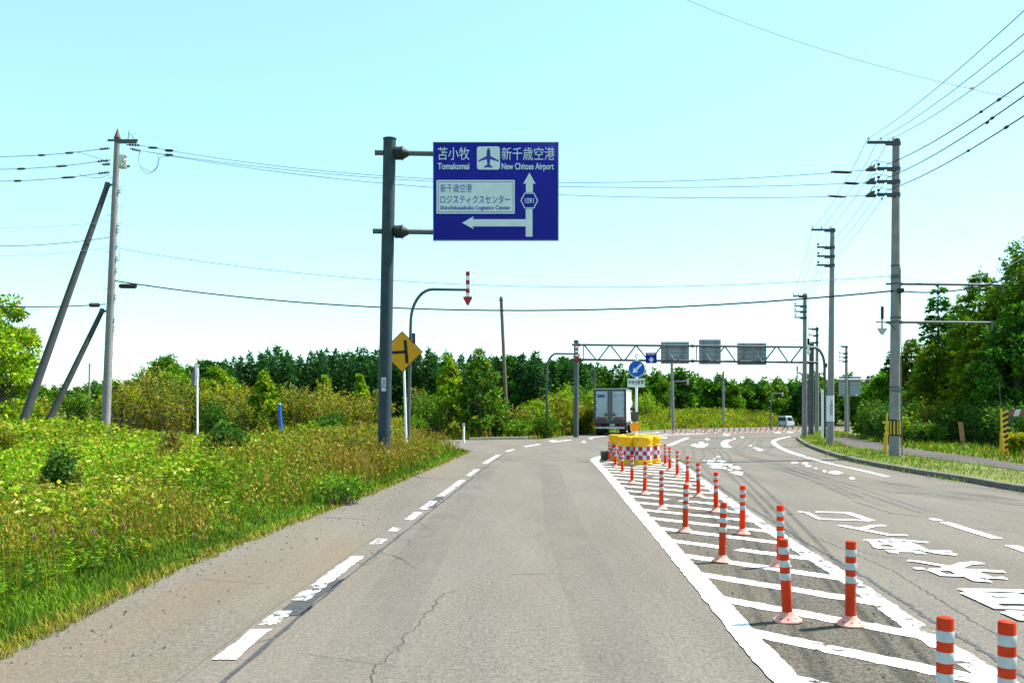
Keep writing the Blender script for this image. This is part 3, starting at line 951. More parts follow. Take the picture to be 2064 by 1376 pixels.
# cables between and beyond the poles
tA = lambda x, y: Vector((pA[1], pA[2], pA[3])) + (Vector(((x - 1803)*pA[2]/FPX, -.1, EYE + (HY - y)*pA[2]/FPX - pA[3])))
sl = ("splice_sleeve",)
for (x0, y0), (x1, y1), sg, lab, pr in (
        ((281, 293), (1740, 345), .95, "highest of the three thin wires between the left pole and the nearest right pole", (("splice_sleeve", .024, .5, .05, 0), ("splice_sleeve", .052, .45, .06, 0), ("splice_sleeve", .975, .7, .05, 0))),
        ((283, 304), (1742, 370), .72, "middle of the three thin wires between the left pole and the nearest right pole", (("splice_sleeve", .05, .45, .06, 0), ("splice_sleeve", .985, .5, .05, 0))),
        ((262, 300), (1741, 396), .78, "lowest of the three thin wires passing behind the blue direction sign", (("splice_sleeve", .97, .6, .04, 0),)),
        ((236, 500), (1797, 557), .95, "faint single wire low in the sky between left pole and nearest right pole", ())):
    wire("power_line", lab, PL(x0, y0, -.15), tA(x1, y1), sg, .0125, M_WIREB, "wire", pr, "wires crossing over the road")
wire("telephone_cable", "thick black cable crossing the road low, with a long splice box beside the left pole", PL(232, 566, -.15), tA(1797, 587), .98, .028, M_WIRE, "cable", (("splice_box", .021, .85, .11, .15), ("slack_loop", .03, 1.6, .012, .05)))
for (x0, y0), (xe, ye), sg, lab, r, pr in (
        ((200, 301), (-60, 315), .12, "top one of three wires leaving the left pole towards the left edge", .013, (("splice_sleeve", .25, .35, .05, 0), ("splice_sleeve", .47, .3, .05, 0))),
        ((196, 326), (-60, 341), .12, "second one of three wires leaving the left pole towards the left edge", .013, (("splice_sleeve", .3, .5, .05, 0), ("splice_sleeve", .62, .35, .05, 0))),
        ((198, 350), (-60, 365), .12, "third one of three wires leaving the left pole, below the others", .013, (("splice_sleeve", .25, .6, .05, 0), ("splice_sleeve", .65, .3, .05, 0))),
        ((218, 447), (-60, 458), .1, "faintest upper wire crossing behind the tall brace pole", .008, ()),
        ((221, 478), (-60, 495), .15, "darker wire crossing behind the tall brace pole at mid height", .014, ()),
        ((219, 499), (-60, 517), .1, "thin wire just below the darker one at the tall brace pole", .009, ()),
        ((213, 613), (-60, 614), .1, "black cable with a small splice box left of the left pole", .024, (("splice_box", .09, .42, .10, .0), ("slack_loop", .6, 1.0, .012, .12)))):
    wire("power_line", lab, PL(x0, y0, -.15), PL(xe, ye, -3.5), sg, r, M_WIRE if r > .012 else M_WIREB, "wire", pr, "wires leaving the left pole")
# the lines running along the right-hand row of poles, coming from over the camera's right shoulder
def armtip(pp, px, k):
    """insulator positions on the pole tops: 0-2 crossarm, 3.. side arms"""
    o_, gx, gy, z0, h = pp
    return Vector((gx, gy, z0))
rowA = [(1749, 280), (1771, 281), (1792, 281), (1789, 331), (1789, 358), (1789, 383)]
rowB = [(1637, 462), (1654, 462), (1671, 462), (1665, 496), (1665, 513), (1665, 531)]
rowC = [(1599, 594), (1609, 594), (1618, 594), (1615, 616), (1615, 627), (1615, 638)]
rowD = [(1630, 661), (1637, 661), (1644, 661), (1640, 675), (1640, 682), (1640, 689)]
ends = [(2050, 0, 13), (2064, 34, 13), (2064, 68, 13), (2066, 132, 14), (2066, 160, 14), (2066, 200, 14)]
nm = ["crossarm's far end", "crossarm's middle", "crossarm's pole end", "upper side arm", "middle side arm", "lower side arm"]
for k in range(6):
    a_ = P(*rowA[k], pA[2] - .1)
    e = P(*ends[k])
    e2 = a_ + (e - a_) * 1.5
    pr = (("splice_sleeve", .60, .22, .03, 0), ("splice_sleeve", .545, .12, .03, 0)) if k == 3 else (("splice_sleeve", .58, .2, .03, 0), ("splice_sleeve", .565, .15, .03, .02)) if k == 4 else (("splice_sleeve", .62, .22, .03, 0), ("splice_sleeve", .5, .1, .03, 0)) if k == 5 else ()
    wire("power_line", "wire from the nearest right pole (%s) up to the top right corner" % nm[k], a_, e2, .30, .010 if k < 3 else .0125, M_WIREB if k < 3 else M_WIRE, "wire", pr, "wires above the right verge")
    b_ = P(*rowB[k], pB[2] - .1)
    wire("power_line", "wire from the nearest to the second right pole at the %s" % nm[k], a_, b_, .28, .010, M_WIREB, "wire", (("splice_sleeve", .07, .2, .03, 0),) if k == 5 else (), "wires above the right verge")
    c_ = P(*rowC[k], pC[2] - .1)
    wire("power_line", "wire from the second to the third right pole at the %s" % nm[k], b_, c_, .25, .009, M_WIREB, "wire", (), "wires above the right verge")
    d_ = P(*rowD[k], pD[2] - .1)
    wire("power_line", "wire from the third to the fourth right pole at the %s" % nm[k], c_, d_, .2, .008, M_WIREB, "wire", (), "wires above the right verge")
wire("guy_wire", "very faint stay wire slanting down from the nearest right pole to the trees", tA(1812, 330), P(1998, 525, 38), .1, .004, mat("pale_wire", (.4, .5, .55), .5), "wire")
wire("power_line", "thin wire dipping from the nearest right pole then rising to the right edge", tA(1808, 555), P(2120, 480, 30.5), .75, .009, M_WIREB, "wire")
wire("telephone_cable", "thick black cable rising from the nearest right pole over the right bracket arms", tA(1818, 588), P(2130, 515, 30), .45, .024, M_WIRE, "cable")
wire("overhead_line", "lone thin line across the top of the sky with a white ball marker", P(1370, -6, 30), P(2130, 215, 22), .35, .008, M_WIREB, "wire")
q = P(1958, 178, 24.2)
MB().cyl(q - Vector((.05, 0, 0)), q + Vector((.05, 0, 0)), .025, .05, 10).build("ball_marker", mat("pale_marker", (.6, .42, .32), .4), bpy.data.objects["overhead_line"])

# ------------------------------------------------------------------ the big blue direction sign
YS = 24.0
sS = YS / FPX
def PS(x, y, dy=0): return P(x, y, YS + dy)
bx = PS(774, 900); b0 = Vector((bx.x - .015, YS, -.05))
sign = thing("direction_sign", "large blue airport direction sign hung from a tall grey pole in the roadside grass", "road sign", b0)
def sp(x, y, dy=0): return PS(x, y, dy) - b0
tp = sp(785.5, 281)
MB().tube([(0, 0, 0), tp * .5, tp], [.185, .182, .18], 24).cyl(tp, tp + Vector((0, 0, .02)), .195, None, 24).build("pole", M_SPOLE, sign)
for y, x0 in ((309, 757), (467, 753)):
    a_ = MB().cyl(sp(x0, y - 1), sp(878, y + 1), .072, None, 14).cyl(sp(x0, y - 1) - Vector((.015, 0, 0)), sp(x0, y - 1), .08, None, 14).build("arm", M_GALV, sign)
    c = MB()
    p0_ = sp(796, y); px_ = Vector((sS, 0, 0))
    c.cyl(p0_, p0_ + px_*16, .185, .185, 16).cyl(p0_ + px_*14, p0_ + px_*15.5, .205, .205, 16).cyl(p0_ + px_*16, p0_ + px_*28, .175, .08, 16)
    c.build("flange", mat("flange_dark_steel", (.016, .022, .023), .6, .0, .2, 5), a_)
x0, z0_ = sp(874.5, 486).x, sp(874, 485.5).z
x1, z1_ = sp(1124.5, 290).x, sp(1124, 290).z
W_, H_ = x1 - x0, z1_ - z0_
yp = -.11
pan = MB().box(x0, x1, yp, yp + .035, z0_, z1_, 0, None, .006).build("panel", [M_BLUE], sign)
fr = MB()
for (a, b, c, d) in ((x0 - .004, x1 + .004, z1_ - .004, z1_ + .018), (x0 - .004, x1 + .004, z0_ - .018, z0_ + .004), (x0 - .018, x0 - .004, z0_ - .018, z1_ + .018), (x1 + .004, x1 + .018, z0_ - .018, z1_ + .018)):
    fr.box(a, b, yp - .004, yp + .045, c, d)
for t in (.12, .4, .66, .9):
    fr.box(x0 + .03, x1 - .03, yp + .038, yp + .075, z0_ + H_*t - .03, z0_ + H_*t + .03)
fr.build("frame", M_GALVL, pan)
def sx(x): return x0 + (x - 691) / 1293 * W_       # in pixels of a close look at the panel
def sz(y): return z1_ - (y - 152) / 1012 * H_
yf = yp - .003
def flat(name, poly, m, yy=yf, th=.003, parent=pan):
    return MB().prism([(sx(a), sz(b)) for a, b in poly], yy - th, yy).build(name, m, parent, False)
def stext(s, a, b, c, d, m=M_SIGNW, bold=.012, yy=yf): return text_part("lettering", s, sx(a), sx(b), sz(d), sz(c), yy, m, pan, bold)
stext("苫小牧", 735, 1064, 200, 332, M_SIGNW, .0)
stext("Tomakomai", 735, 1062, 364, 430, M_SIGNW, .018)
stext("新千歳空港", 1398, 1948, 200, 335, M_SIGNW, .0)
stext("New Chitose Airport", 1398, 1940, 364, 452, M_SIGNW, .018)
flat("airport_plate", [(sx_, sz_) for sx_, sz_ in rrect(1142, 1380, 193, 433, 26)], M_SIGNW)
yq = yf - .005
plane = [(1262, 205), (1274, 222), (1281, 250), (1281, 292), (1366, 338), (1366, 352), (1281, 325), (1274, 378), (1303, 404), (1303, 416), (1270, 408), (1262, 418),
         (1254, 408), (1216, 416), (1216, 404), (1250, 378), (1243, 325), (1156, 352), (1156, 338), (1243, 292), (1243, 250), (1250, 222)]
flat("aeroplane_symbol", plane, M_SIGNB, yq, .002)
pla = flat("destination_plate", rrect(722, 1534, 541, 890, 6, 1), M_SIGNW)
for a in (((738, 1518, 557, 562)), ((738, 1518, 870, 875)), ((738, 742, 557, 875)), ((1514, 1518, 557, 875))):
    flat("border_line", [(a[0], a[2]), (a[1], a[2]), (a[1], a[3]), (a[0], a[3])], M_SIGNB, yq, .002, pan)
stext("新千歳空港", 762, 1090, 582, 670, M_SIGNB, .0, yq)
stext("ロジスティクスセンター", 764, 1486, 700, 788, M_SIGNB, .006, yq)
stext("Shinchitosekuko Logistics Center", 760, 1490, 806, 862, M_SIGNB, .022, yq)
arrow = [(1687, 465), (1750, 583), (1722, 573), (1722, 668), (1650, 668), (1650, 573), (1620, 583)]
flat("arrow_up", arrow, M_SIGNW)
flat("arrow_left", [(988, 985), (1107, 918), (1098, 948), (1648, 948), (1648, 842), (1718, 842), (1718, 1128), (1648, 1128), (1648, 1022), (1098, 1022), (1107, 1050)], M_SIGNW)
hexo = [(1635, 673), (1735, 673), (1777, 754), (1735, 836), (1635, 836), (1593, 754)]
hexi = [(1641, 683), (1729, 683), (1765, 754), (1729, 826), (1641, 826), (1605, 754)]
flat("route_hexagon", hexo, M_SIGNW, yf, .002)
flat("route_hexagon_field", hexi, M_BLUE, yq, .001)
stext("1091", 1640, 1732, 728, 784, M_SIGNW, .008, yq - .003)
for x, y, hh in ((774, 771, 13), (774, 784, 5)):
    q = sp(x, y, -.19)
    MB().box(q.x - .075, q.x + .05, q.y, q.y + .02, q.z - hh*.62*sS*1.3, q.z + hh*.62*sS*1.3).build("sticker", mat("sticker_white", (.45, .5, .52), .5, 0, .25, 30), sign)
q = sp(774, 771, -.193)
text_part("lettering", "注意", q.x - .05, q.x + .025, q.z - .1, q.z + .1, q.y, M_INK, sign)

# yellow T-junction warning sign behind it
YW = 29.0
b0 = P(820, 888, YW); b0.z = 0
ws = thing("warning_sign", "yellow diamond T-junction warning sign half hidden behind the big sign's pole", "road sign", b0)
lt = P(813, 700, YW) - b0
MB().cyl((0, 0, 0), lt, .04, None, 12).build("post", M_WHITE, ws)
c = P(810.5, 709, YW - .07) - b0
r = 42 * YW / FPX
def dia(k): return [(c.x + .0, c.z + r*k), (c.x + r*k*1.0, c.z), (c.x, c.z - r*k), (c.x - r*k, c.z)]
pb_ = MB().prism(dia(1), c.y, c.y + .015).build("sign_plate", M_INK, ws, False)
MB().prism(dia(.945), c.y - .003, c.y).build("yellow_field", M_YEL, pb_, False)
u = YW / FPX
tb = MB()
def bar(p, q, wd):
    a_, b_ = Vector((p[0]*u, 0, -p[1]*u)), Vector((q[0]*u, 0, -q[1]*u))
    d = (b_ - a_).normalized(); n_ = Vector((d.z, 0, -d.x)) * wd*u/2
    tb.prism([((c + v).x, (c + v).z) for v in (a_ + n_, b_ + n_, b_ - n_, a_ - n_)], c.y - .007, c.y - .003)
bar((6, -24), (10, 23), 6.5); bar((-26, 2), (6.0, 0), 6)
tb.build("junction_symbol", M_INK, pb_, False)

# snow-pole arrow markers on bent poles
def arrow_marker(parent, c, L, wd, m_a, m_b, bands, wing, back=False):
    """a flat striped downward arrow hung at c (its top)"""
    n = bands
    hb = L * .76
    for k in range(n):
        MB().box(c.x - wd/2, c.x + wd/2, c.y - .012, c.y + .012, c.z - hb*(k+1)/n, c.z - hb*k/n).build("arrow_band", m_a if k % 2 == 0 else m_b, parent, False)
    z = c.z - hb
    MB().prism([(c.x - wing/2, z + L*.02), (c.x + wing/2, z + L*.02), (c.x + wing/2, z - L*.03), (c.x + wing*.1, z - L*.24), (c.x - wing*.1, z - L*.24), (c.x - wing/2, z - L*.03)], c.y - .03, c.y - .013).build("arrow_head", m_a if not back else m_b, parent, False)
def snow_pole(label, Y, pxb, pyb, pole_top, bend, tip, arr, m_pole=None, r=.05, lx=0.0, z=None, back=False, cat="snow pole"):
    b0 = P(pxb, pyb, Y); b0.z = float(gz(b0.x, Y)) if z is None else z
    o = thing("snow_pole", label, cat, b0, 0, "arrow snow poles beside the road")
    q = lambda x, y: P(x, y, Y) - b0
    n = 10
    x0_, y0_ = pole_top
    pts = [Vector((0, 0, 0)), q(*pole_top)]
    for k in range(1, n + 1):
        t = math.pi/2 * k/n
        pts.append(q(x0_ + (bend[0] - x0_) * (1 - math.cos(t)), y0_ + (bend[1] - y0_) * math.sin(t)))
    pts.append(q(*tip))
    MB().tube(pts, [r*1.1] + [r*.9] * (len(pts) - 2) + [r*.8], 12).build("bent_pole", m_pole or M_GALV, o)
    ax, ay, ay1, w1, w2 = arr
    c = q(ax, ay); c.y -= r + .02
    arrow_marker(o, c, (ay1 - ay)*Y/FPX, w1*Y/FPX, M_RED if not back else M_INK, M_WHITE, 6 if not back else 2, w2*Y/FPX, back)
    return o
o = snow_pole("bent grey pole carrying a red and white striped arrow right of the yellow warning sign", 30.5, 822, 880, (828, 650), (872, 583), (941, 584), (943, 548, 616, 8, 18), None, .062)
q = P(834, 680, 30.4) - o.location
MB().box(q.x - .06, q.x + .06, q.y - .05, q.y + .05, q.z - .3, q.z + .16, 0, None, .02).build("solar_box", M_DARK, o)
snow_pole("bent grey pole whose striped arrow hangs against the gantry's left leg", 52.5, 1101, 872, (1103, 742), (1122, 712.5), (1163, 713), (1162, 693, 727, 5.5, 10), None, .075)
snow_pole("distant bent pole with a dark red arrow hanging before the wood", 82, 1348, 868, (1352, 790), (1362, 769), (1388, 768), (1386, 762, 778, 4, 7), None, .08)
snow_pole("most distant bent pole with a small arrow left of the white van", 110, 1553, 868, (1554, 808), (1560, 793), (1578, 793), (1577, 789, 800, 3.2, 6), None, .08)
o = snow_pole("tall arched grey pole whose grey backed arrow hangs at the gantry's right leg", 47.5, 1662, 893, (1662, 740), (1642, 701), (1625, 700.5), (1628, 682, 716, 4.5, 10), None, .085, z=.09, back=True)
q = P(1664, 736, 47.4) - o.location
MB().box(q.x - .07, q.x + .09, q.y - .06, q.y + .06, q.z - .12, q.z + .12, 0, None, .02).build("solar_box", M_DARK, o)
MB().cyl(P(1657.5, 897, 47.4) - o.location, P(1657.5, 785, 47.4) - o.location, .065, None, 10).build("snow_stake", M_WHITE, o)
snow_pole("short hooked pole with a grey backed arrow left of the third right pole", 56, 1626, 881, (1617, 757), (1609, 751), (1606, 751), (1606, 738, 764, 3.2, 7), None, .06, z=.05, back=True)
# arrow on the nearest right pole
o, gx, gy, z0, h = pA
am = thing("arrow_marker", "grey backed downward arrow on a curved bracket fixed to the nearest right pole", "arrow marker", P(1803, 660, gy) - Vector((0, .2, 0)))
q = lambda x, y: P(x, y, gy) - am.location - Vector((0, .25, 0))
MB().tube(smooth_path([q(1798, 665), q(1788, 655), (q(1776, 651)), q(1759, 650.5)], 5), .022, 8).build("bracket", M_DARK, am)
MB().box(*sum([[v.x - .05*(1-k), v.x + .05*(1-k)] for k, v in ((0, q(1766, 0)),)], []), -.30, -.27, q(0, 646).z, q(0, 621).z).build("dark_plate", mat("maroon_plate", (.05, .025, .035), .5), am)
MB().cyl(Vector((q(1766, 0).x, -.27, q(0, 666).z)), Vector((q(1766, 0).x, -.27, q(0, 646).z)), .035, None, 8).build("stem", M_GREYP, am)
xx = q(1766, 0).x
MB().prism([(xx - .16, q(0, 664).z), (xx + .16, q(0, 664).z), (xx + .15, q(0, 667).z), (xx + .03, q(0, 677).z), (xx - .03, q(0, 677).z), (xx - .15, q(0, 667).z)], -.31, -.25).build("arrow_head", M_GREYP, am)

# other slim posts
def post(name, label, cat, Y, pb, pt, r, m, grp=None, z=None):
    b0 = P(pb[0], pb[1], Y); b0.z = float(gz(b0.x, Y)) if z is None else z
    t = P(pt[0], pt[1], Y)
    o = thing(name, label, cat, b0, 0, grp)
    MB().cyl((0, 0, 0), t - b0, r, r*.92, 10).build("post", m, o)
    return o, b0
o, b0 = post("sign_post", "white post with a sign turned edge on, among the yellow bushes", "road sign", 46, (398, 860), (397.5, 742), .055, M_WHITE)
q = P(396, 757, 45.9) - b0
MB()._add([q + Vector(v) for v in ((.02, -.3, .66), (.02, .3, .66), (-.16, .3, .0), (-.16, -.3, .0), (-.12, -.3, -.55), (-.12, .3, -.55), (.0, -.3, -.55), (.0, .3, -.55), (.05, -.3, 0), (.05, .3, 0))],
          [(0, 1, 2, 3), (3, 2, 5, 4), (4, 5, 7, 6), (6, 7, 9, 8), (8, 9, 1, 0), (0, 3, 8), (3, 4, 6, 8), (1, 9, 2), (2, 9, 7, 5)]).build("sign_plate", mat("weathered_sign_back", (.13, .145, .15), .7), o, False)
o, b0 = post("marker_post", "blue marker post leaning left in the weeds", "marker post", 36, (569, 885), (563, 815), .078, M_BLUEP)
MB().cyl(P(563, 815, 36) - b0, P(562.9, 812.5, 36) - b0, .095, .07, 10).build("cap", M_GALVL, o)
o, b0 = post("pole", "distant thin grey pole over the far left trees", "pole", 110, (179, 850), (180.5, 735), .13, M_CONC)
MB().cyl(P(180.5, 735, 110) - b0, P(180.5, 733, 110) - b0, .15, None, 10).build("cap", M_DARK, o)
o, b0 = post("wooden_pole", "bare weathered wooden pole leaning left behind the young tree", "pole", 53, (1023, 868), (1010, 598), .115, M_WOODP)
MB().cyl(P(1010, 604, 53) - b0, P(1010, 606, 53) - b0, .14, None, 10).build("clamp_band", M_DARK, o)
nb = thing("notice_board", "small yellow notice board above a grey plate, beside the side road", "notice board", P(1022, 870, 52.0))
nb.location.z = 0
c = P(1022, 839, 52.0) - nb.location
MB().box(c.x - .04, c.x + .04, -.0, .06, 0, c.z + .5).build("post", M_CONC, nb)
MB().box(c.x - .20, c.x + .20, -.04, -.005, c.z - .30, c.z + .34, 0, None, .01).build("yellow_plate", mat("notice_yellow", (.62, .45, .02), .5), nb)
MB().box(c.x - .20, c.x + .20, -.04, -.005, c.z - .56, c.z - .31, 0, None, .01).build("grey_plate", M_CONCD, nb)
o, b0 = post("reflector_post", "small white reflector post at the corner of the side road", "reflector post", 44, (935, 893), (935, 858), .055, M_WHITE)
q = P(934.5, 855, 44) - b0
MB().cyl(q + Vector((0, -.03, 0)), q + Vector((0, .03, 0)), .085, None, 20).build("reflector", M_GREYP, o)
for px, pb, pt, lab in ((1357, 862, 733, "grey pole rising behind the gantry into its left grey panel"), (1458, 858, 748, "distant slim pole with a short lamp arm in front of the wood"), (1199, 862, 747, "distant wooden pole with three short crossarms above the truck")):
    o, b0 = post("pole", lab, "pole", 96 if px != 1357 else 70, (px, pb), (px - (3 if px == 1357 else 0), pt), .13, M_CONC if px != 1199 else M_WOODP)
    t = P(px, pt, 96) - b0
    if px == 1458:
        MB().tube([P(px, 787, 96) - b0, P(px + 6, 785, 96) - b0], .05, 8).build("lamp_arm", M_GALVL, o)
        MB().box(t.x - .5, t.x + .15, -.1, .1, t.z - 1.1, t.z - .9).build("crossarm", M_DARK, o)
    elif px == 1199:
        b = MB()
        for k in range(3): b.box(t.x - .6, t.x + .25, -.1, .1, t.z - .25 - .45*k, t.z - .10 - .45*k)
        b.build("crossarms", M_DARK, o)
    else:
        t = P(px - 3, pt, 70) - b0
        MB().cyl(t, t + Vector((0, 0, .1)), .14, None, 10).build("cap", M_DARK, o)
# posts on the right verge
o, b0 = post("pipe_marker", "slim yellow pipe marker just left of the nearest right pole", "pipe marker", 31.0, (1784, 912), (1788, 834), .035, mat("pipe_yellow", (.55, .36, .02), .5), None, .1)
a_, t_ = Vector((0, 0, 0)), P(1788, 834, 31.0) - b0
MB().cyl(a_ + Vector((0, -.01, 0)), a_.lerp(t_, .45), .065, .06, 10).cyl(a_.lerp(t_, .45), a_.lerp(t_, .52), .075, None, 10).build("sleeve", mat("pipe_orange", (.62, .33, .02), .5), o)
o, b0 = post("wooden_stake", "brown wooden marker stake with a grooved board at the edge of the trees", "stake", 33.5, (1941, 912), (1940, 885), .045, M_WOODP, None, .1)
q0, q1 = P(1939.5, 888, 33.4) - b0, P(1935, 850, 33.4) - b0
for k in (-1, 0, 1):
    MB().prism([(q0.x - .028 + k*.06, q0.z), (q0.x + .026 + k*.06, q0.z), (q1.x + .026 + k*.06, q1.z), (q1.x - .028 + k*.06, q1.z)], -.16, -.12).build("board", mat("brown_board", (.30, .15, .07), .7), o)
o, b0 = post("pipe_marker", "yellow pipe marker beside the black and yellow striped post", "pipe marker", 29.5, (2020, 918), (2017.5, 822), .035, MATS["pipe_yellow"], None, .1)
a_, t_ = Vector((0, 0, 0)), P(2017.5, 822, 29.5) - b0
MB().cyl(a_ + Vector((0, -.01, 0)), a_.lerp(t_, .38), .075, .07, 10).cyl(a_.lerp(t_, .40), a_.lerp(t_, .48), .06, None, 10).build("sleeve", MATS["pipe_orange"], o)
MB().tube([t_, P(2013, 770, 29.5) - b0], .012, 6).cyl(P(2013, 750, 29.5) - b0, P(2013, 752, 29.5) - b0, .02, None, 8).build("whip", M_DARK, o)
sp_ = thing("striped_post", "black and yellow diagonally striped post near the right edge", "bollard", (P(2026, 900, 29.7).x, 29.7, .09))
hh = 1.68 + (827 - 830)*29.7/FPX - .09
n = 16
sb = MB()
for k in range(n):
    z0_, z1_ = hh*k/n, hh*(k+1)/n
    sb._add([(-.10, -.02, z0_), (.10, -.02, z0_ + .09), (.10, -.02, z1_ + .09), (-.10, -.02, z1_)], [(0, 1, 2, 3)], k % 2)
    sb._add([(.10, -.02, z0_ + .09), (.10, .12, z0_ + .09), (.10, .12, z1_ + .09), (.10, -.02, z1_ + .09)], [(0, 1, 2, 3)], k % 2)
    sb._add([(-.10, .12, z0_), (-.10, -.02, z0_), (-.10, -.02, z1_), (-.10, .12, z1_)], [(0, 1, 2, 3)], k % 2)
sb.build("post", [M_INK, MATS["guard_yellow"]], sp_, False)
bdp = thing("barrier_board", "red and white slanted barrier board under the trees at the right edge", "barrier", (P(2060, 900, 32).x, 32, .09))
u = 32 / FPX
zc = 1.68 + (827 - 832)*u - .09
for k in range(9):
    x0_ = -.55 + .22*k
    MB()._add([(x0_, 0, zc - .12), (x0_ + .2, 0, zc - .12), (x0_ + .3, 0, zc + .14), (x0_ + .1, 0, zc + .14), (x0_, .03, zc - .12), (x0_ + .2, .03, zc - .12), (x0_ + .3, .03, zc + .14), (x0_ + .1, .03, zc + .14)],
              [(0, 1, 2, 3), (7, 6, 5, 4), (0, 4, 5, 1), (3, 2, 6, 7), (0, 3, 7, 4), (1, 5, 6, 2)]).build("white_stripe" if k % 2 else "red_stripe", mat("board_white", (.5, .5, .5), .5) if k % 2 else mat("board_red", (.22, .06, .05), .5), bdp, False)
for lx_ in (-.4, 1.0): MB().box(lx_, lx_ + .07, .03, .10, 0, zc + .1).build("leg", M_DARK, bdp)

# ------------------------------------------------------------------ the sign gantry over the road
YG = 53.0
uG = YG / FPX
def PG(x, y, dy=0): return P(x, y, YG + dy)
gb0 = Vector((PG(1161, 0).x, YG, 0))
gan = thing("sign_gantry", "steel truss gantry spanning the road beyond the median, with signs hung on it", "gantry", gb0)
def g(x, y, dy=0): return PG(x, y, dy) - gb0
MB().cyl(g(1161, 885), g(1161.5, 687), .165, .15, 16).cyl(g(1161.5, 687), g(1161.5, 685.5), .17, None, 16).build("leg", M_GALV, gan)
MB().cyl(g(1634.5, 881), g(1636, 693), .165, .15, 16).cyl(g(1636, 693), g(1636, 691.5), .17, None, 16).build("leg", M_GALV, gan)
def ytop(x): return 694.5 + (x - 1160) / 480 * 5.0
def ybot(x): return 724.5 + (x - 1160) / 480 * 6.0
for f, nm_ in ((ytop, "top_chord"), (ybot, "bottom_chord")):
    b = MB()
    b.cyl(g(1153, f(1153), -.22), g(1648, f(1648), -.22), .072, None, 12)
    for x in (1167, 1396, 1628):
        b.cyl(g(x - 5, f(x), -.22), g(x, f(x), -.22), .07, .12, 12).cyl(g(x, f(x), -.22), g(x + 5, f(x), -.22), .12, .07, 12)
    b.build(nm_, M_DARK if nm_[0] == 'b' else M_GALV, gan)
xs_t = [1177, 1230, 1283, 1337, 1385]
web = []
xa = 1177
for x in (1177, 1230, 1282, 1335):
    web += [((x, 0), (x + 25, 1)), ((x + 29, 1), (x + 52, 0))]
for x in (1411, 1461, 1514, 1567):
    web += [((x, 0), (x + 22, 1)), ((x + 26, 1), (x + 50, 0))]
for (xa_, ta), (xb_, tb_) in web:
    pa_ = g(xa_, (ybot if ta else ytop)(xa_), -.22); pb_ = g(xb_, (ybot if tb_ else ytop)(xb_), -.22)
    MB().cyl(pa_, pb_, .050, None, 8).build("diagonal", M_GALVL, gan)
for x in (1176, 1404, 1620):
    MB().cyl(g(x, ytop(x), -.22), g(x, ybot(x), -.22), .036, None, 8).build("upright", M_GALVL, gan)
M_BACK = mat("panel_back", (.30, .325, .35), .6, .05, .08, 3)
for a, b_, t, bt in ((1332, 1389, 688.5, 733), (1409, 1453, 684, 734), (1486, 1545, 691, 735.5)):
    p0_, p1_ = g(a, bt, .05), g(b_, t, .05)
    pn = MB().box(p0_.x, p1_.x, p0_.y, p0_.y + .04, p0_.z, p1_.z).build("sign_panel", M_BACK, gan, False)
    rb_ = MB()
    n = 5
    for k in range(n):
        zz = p0_.z + (p1_.z - p0_.z) * (k + .5) / n
        rb_.box(p0_.x + .02, p1_.x - .02, p0_.y - .03, p0_.y, zz - .03, zz + .03)
    rb_.build("stiffener", M_GALVL, pn, False)
    for t_ in (.22, .78):
        xx_ = p0_.x + (p1_.x - p0_.x) * t_
        MB().box(xx_ - .03, xx_ + .03, p0_.y - .075, p0_.y - .03, p0_.z + .02, p1_.z - .02).build("mounting_rail", M_GALVL, pn, False)
c0, c1 = g(1301.5, 732, -.42), g(1324, 710.5, -.42)
bl = MB().box(c0.x, c1.x, c0.y, c0.y + .04, c0.z, c1.z, 0, None, .01).build("blue_sign", M_BLUE, gan, False)
mx_ = (c0.x + c1.x) / 2
hz_ = c1.z - c0.z
text_part("lettering", "中央線", c0.x + .10, c1.x - .10, c1.z - .23*hz_, c1.z - .07*hz_, c0.y - .003, M_SIGNW, bl, .02)
zz = c0.z + .06*hz_
MB().prism([(mx_, zz), (mx_ + .19, zz + .21), (mx_ + .085, zz + .21), (mx_ + .085, zz + .33), (mx_ - .085, zz + .33), (mx_ - .085, zz + .21), (mx_ - .19, zz + .21)], c0.y - .006, c0.y - .002).build("arrow_symbol", M_SIGNW, bl, False)

# grey backed sign frame in the distance on the right
YF = 78.0
fb = Vector((P(1710, 0, YF).x, YF, float(gz(P(1710, 0, YF).x, YF))))
sf = thing("road_sign", "grey backed sign on a two legged frame in the distance beyond the footpath", "road sign", fb)
def fq(x, y, dy=0): return P(x, y, YF + dy) - fb
p0_, p1_ = fq(1691, 798), fq(1736, 761)
pn = MB().box(p0_.x, p1_.x, 0, .05, p0_.z, p1_.z + .12).build("sign_panel", M_BACK, sf, False)
b = MB()
for k in range(6):
    zz = p0_.z + (p1_.z - p0_.z) * (k + .5) / 6
    b.box(p0_.x + .03, p1_.x - .03, -.05, 0, zz - .03, zz + .03)
b.build("stiffener", M_GALVL, pn, False)
for y in (765, 797): MB().cyl(fq(1688, y, -.15), fq(1751, y, -.15), .075, None, 10).build("cross_beam", M_GALVL, sf)
for x in (1750, 1709): MB().cyl((fq(x, 0).x, 0, 0), fq(x, 757), .15, None, 12).build("leg", M_GALV, sf)

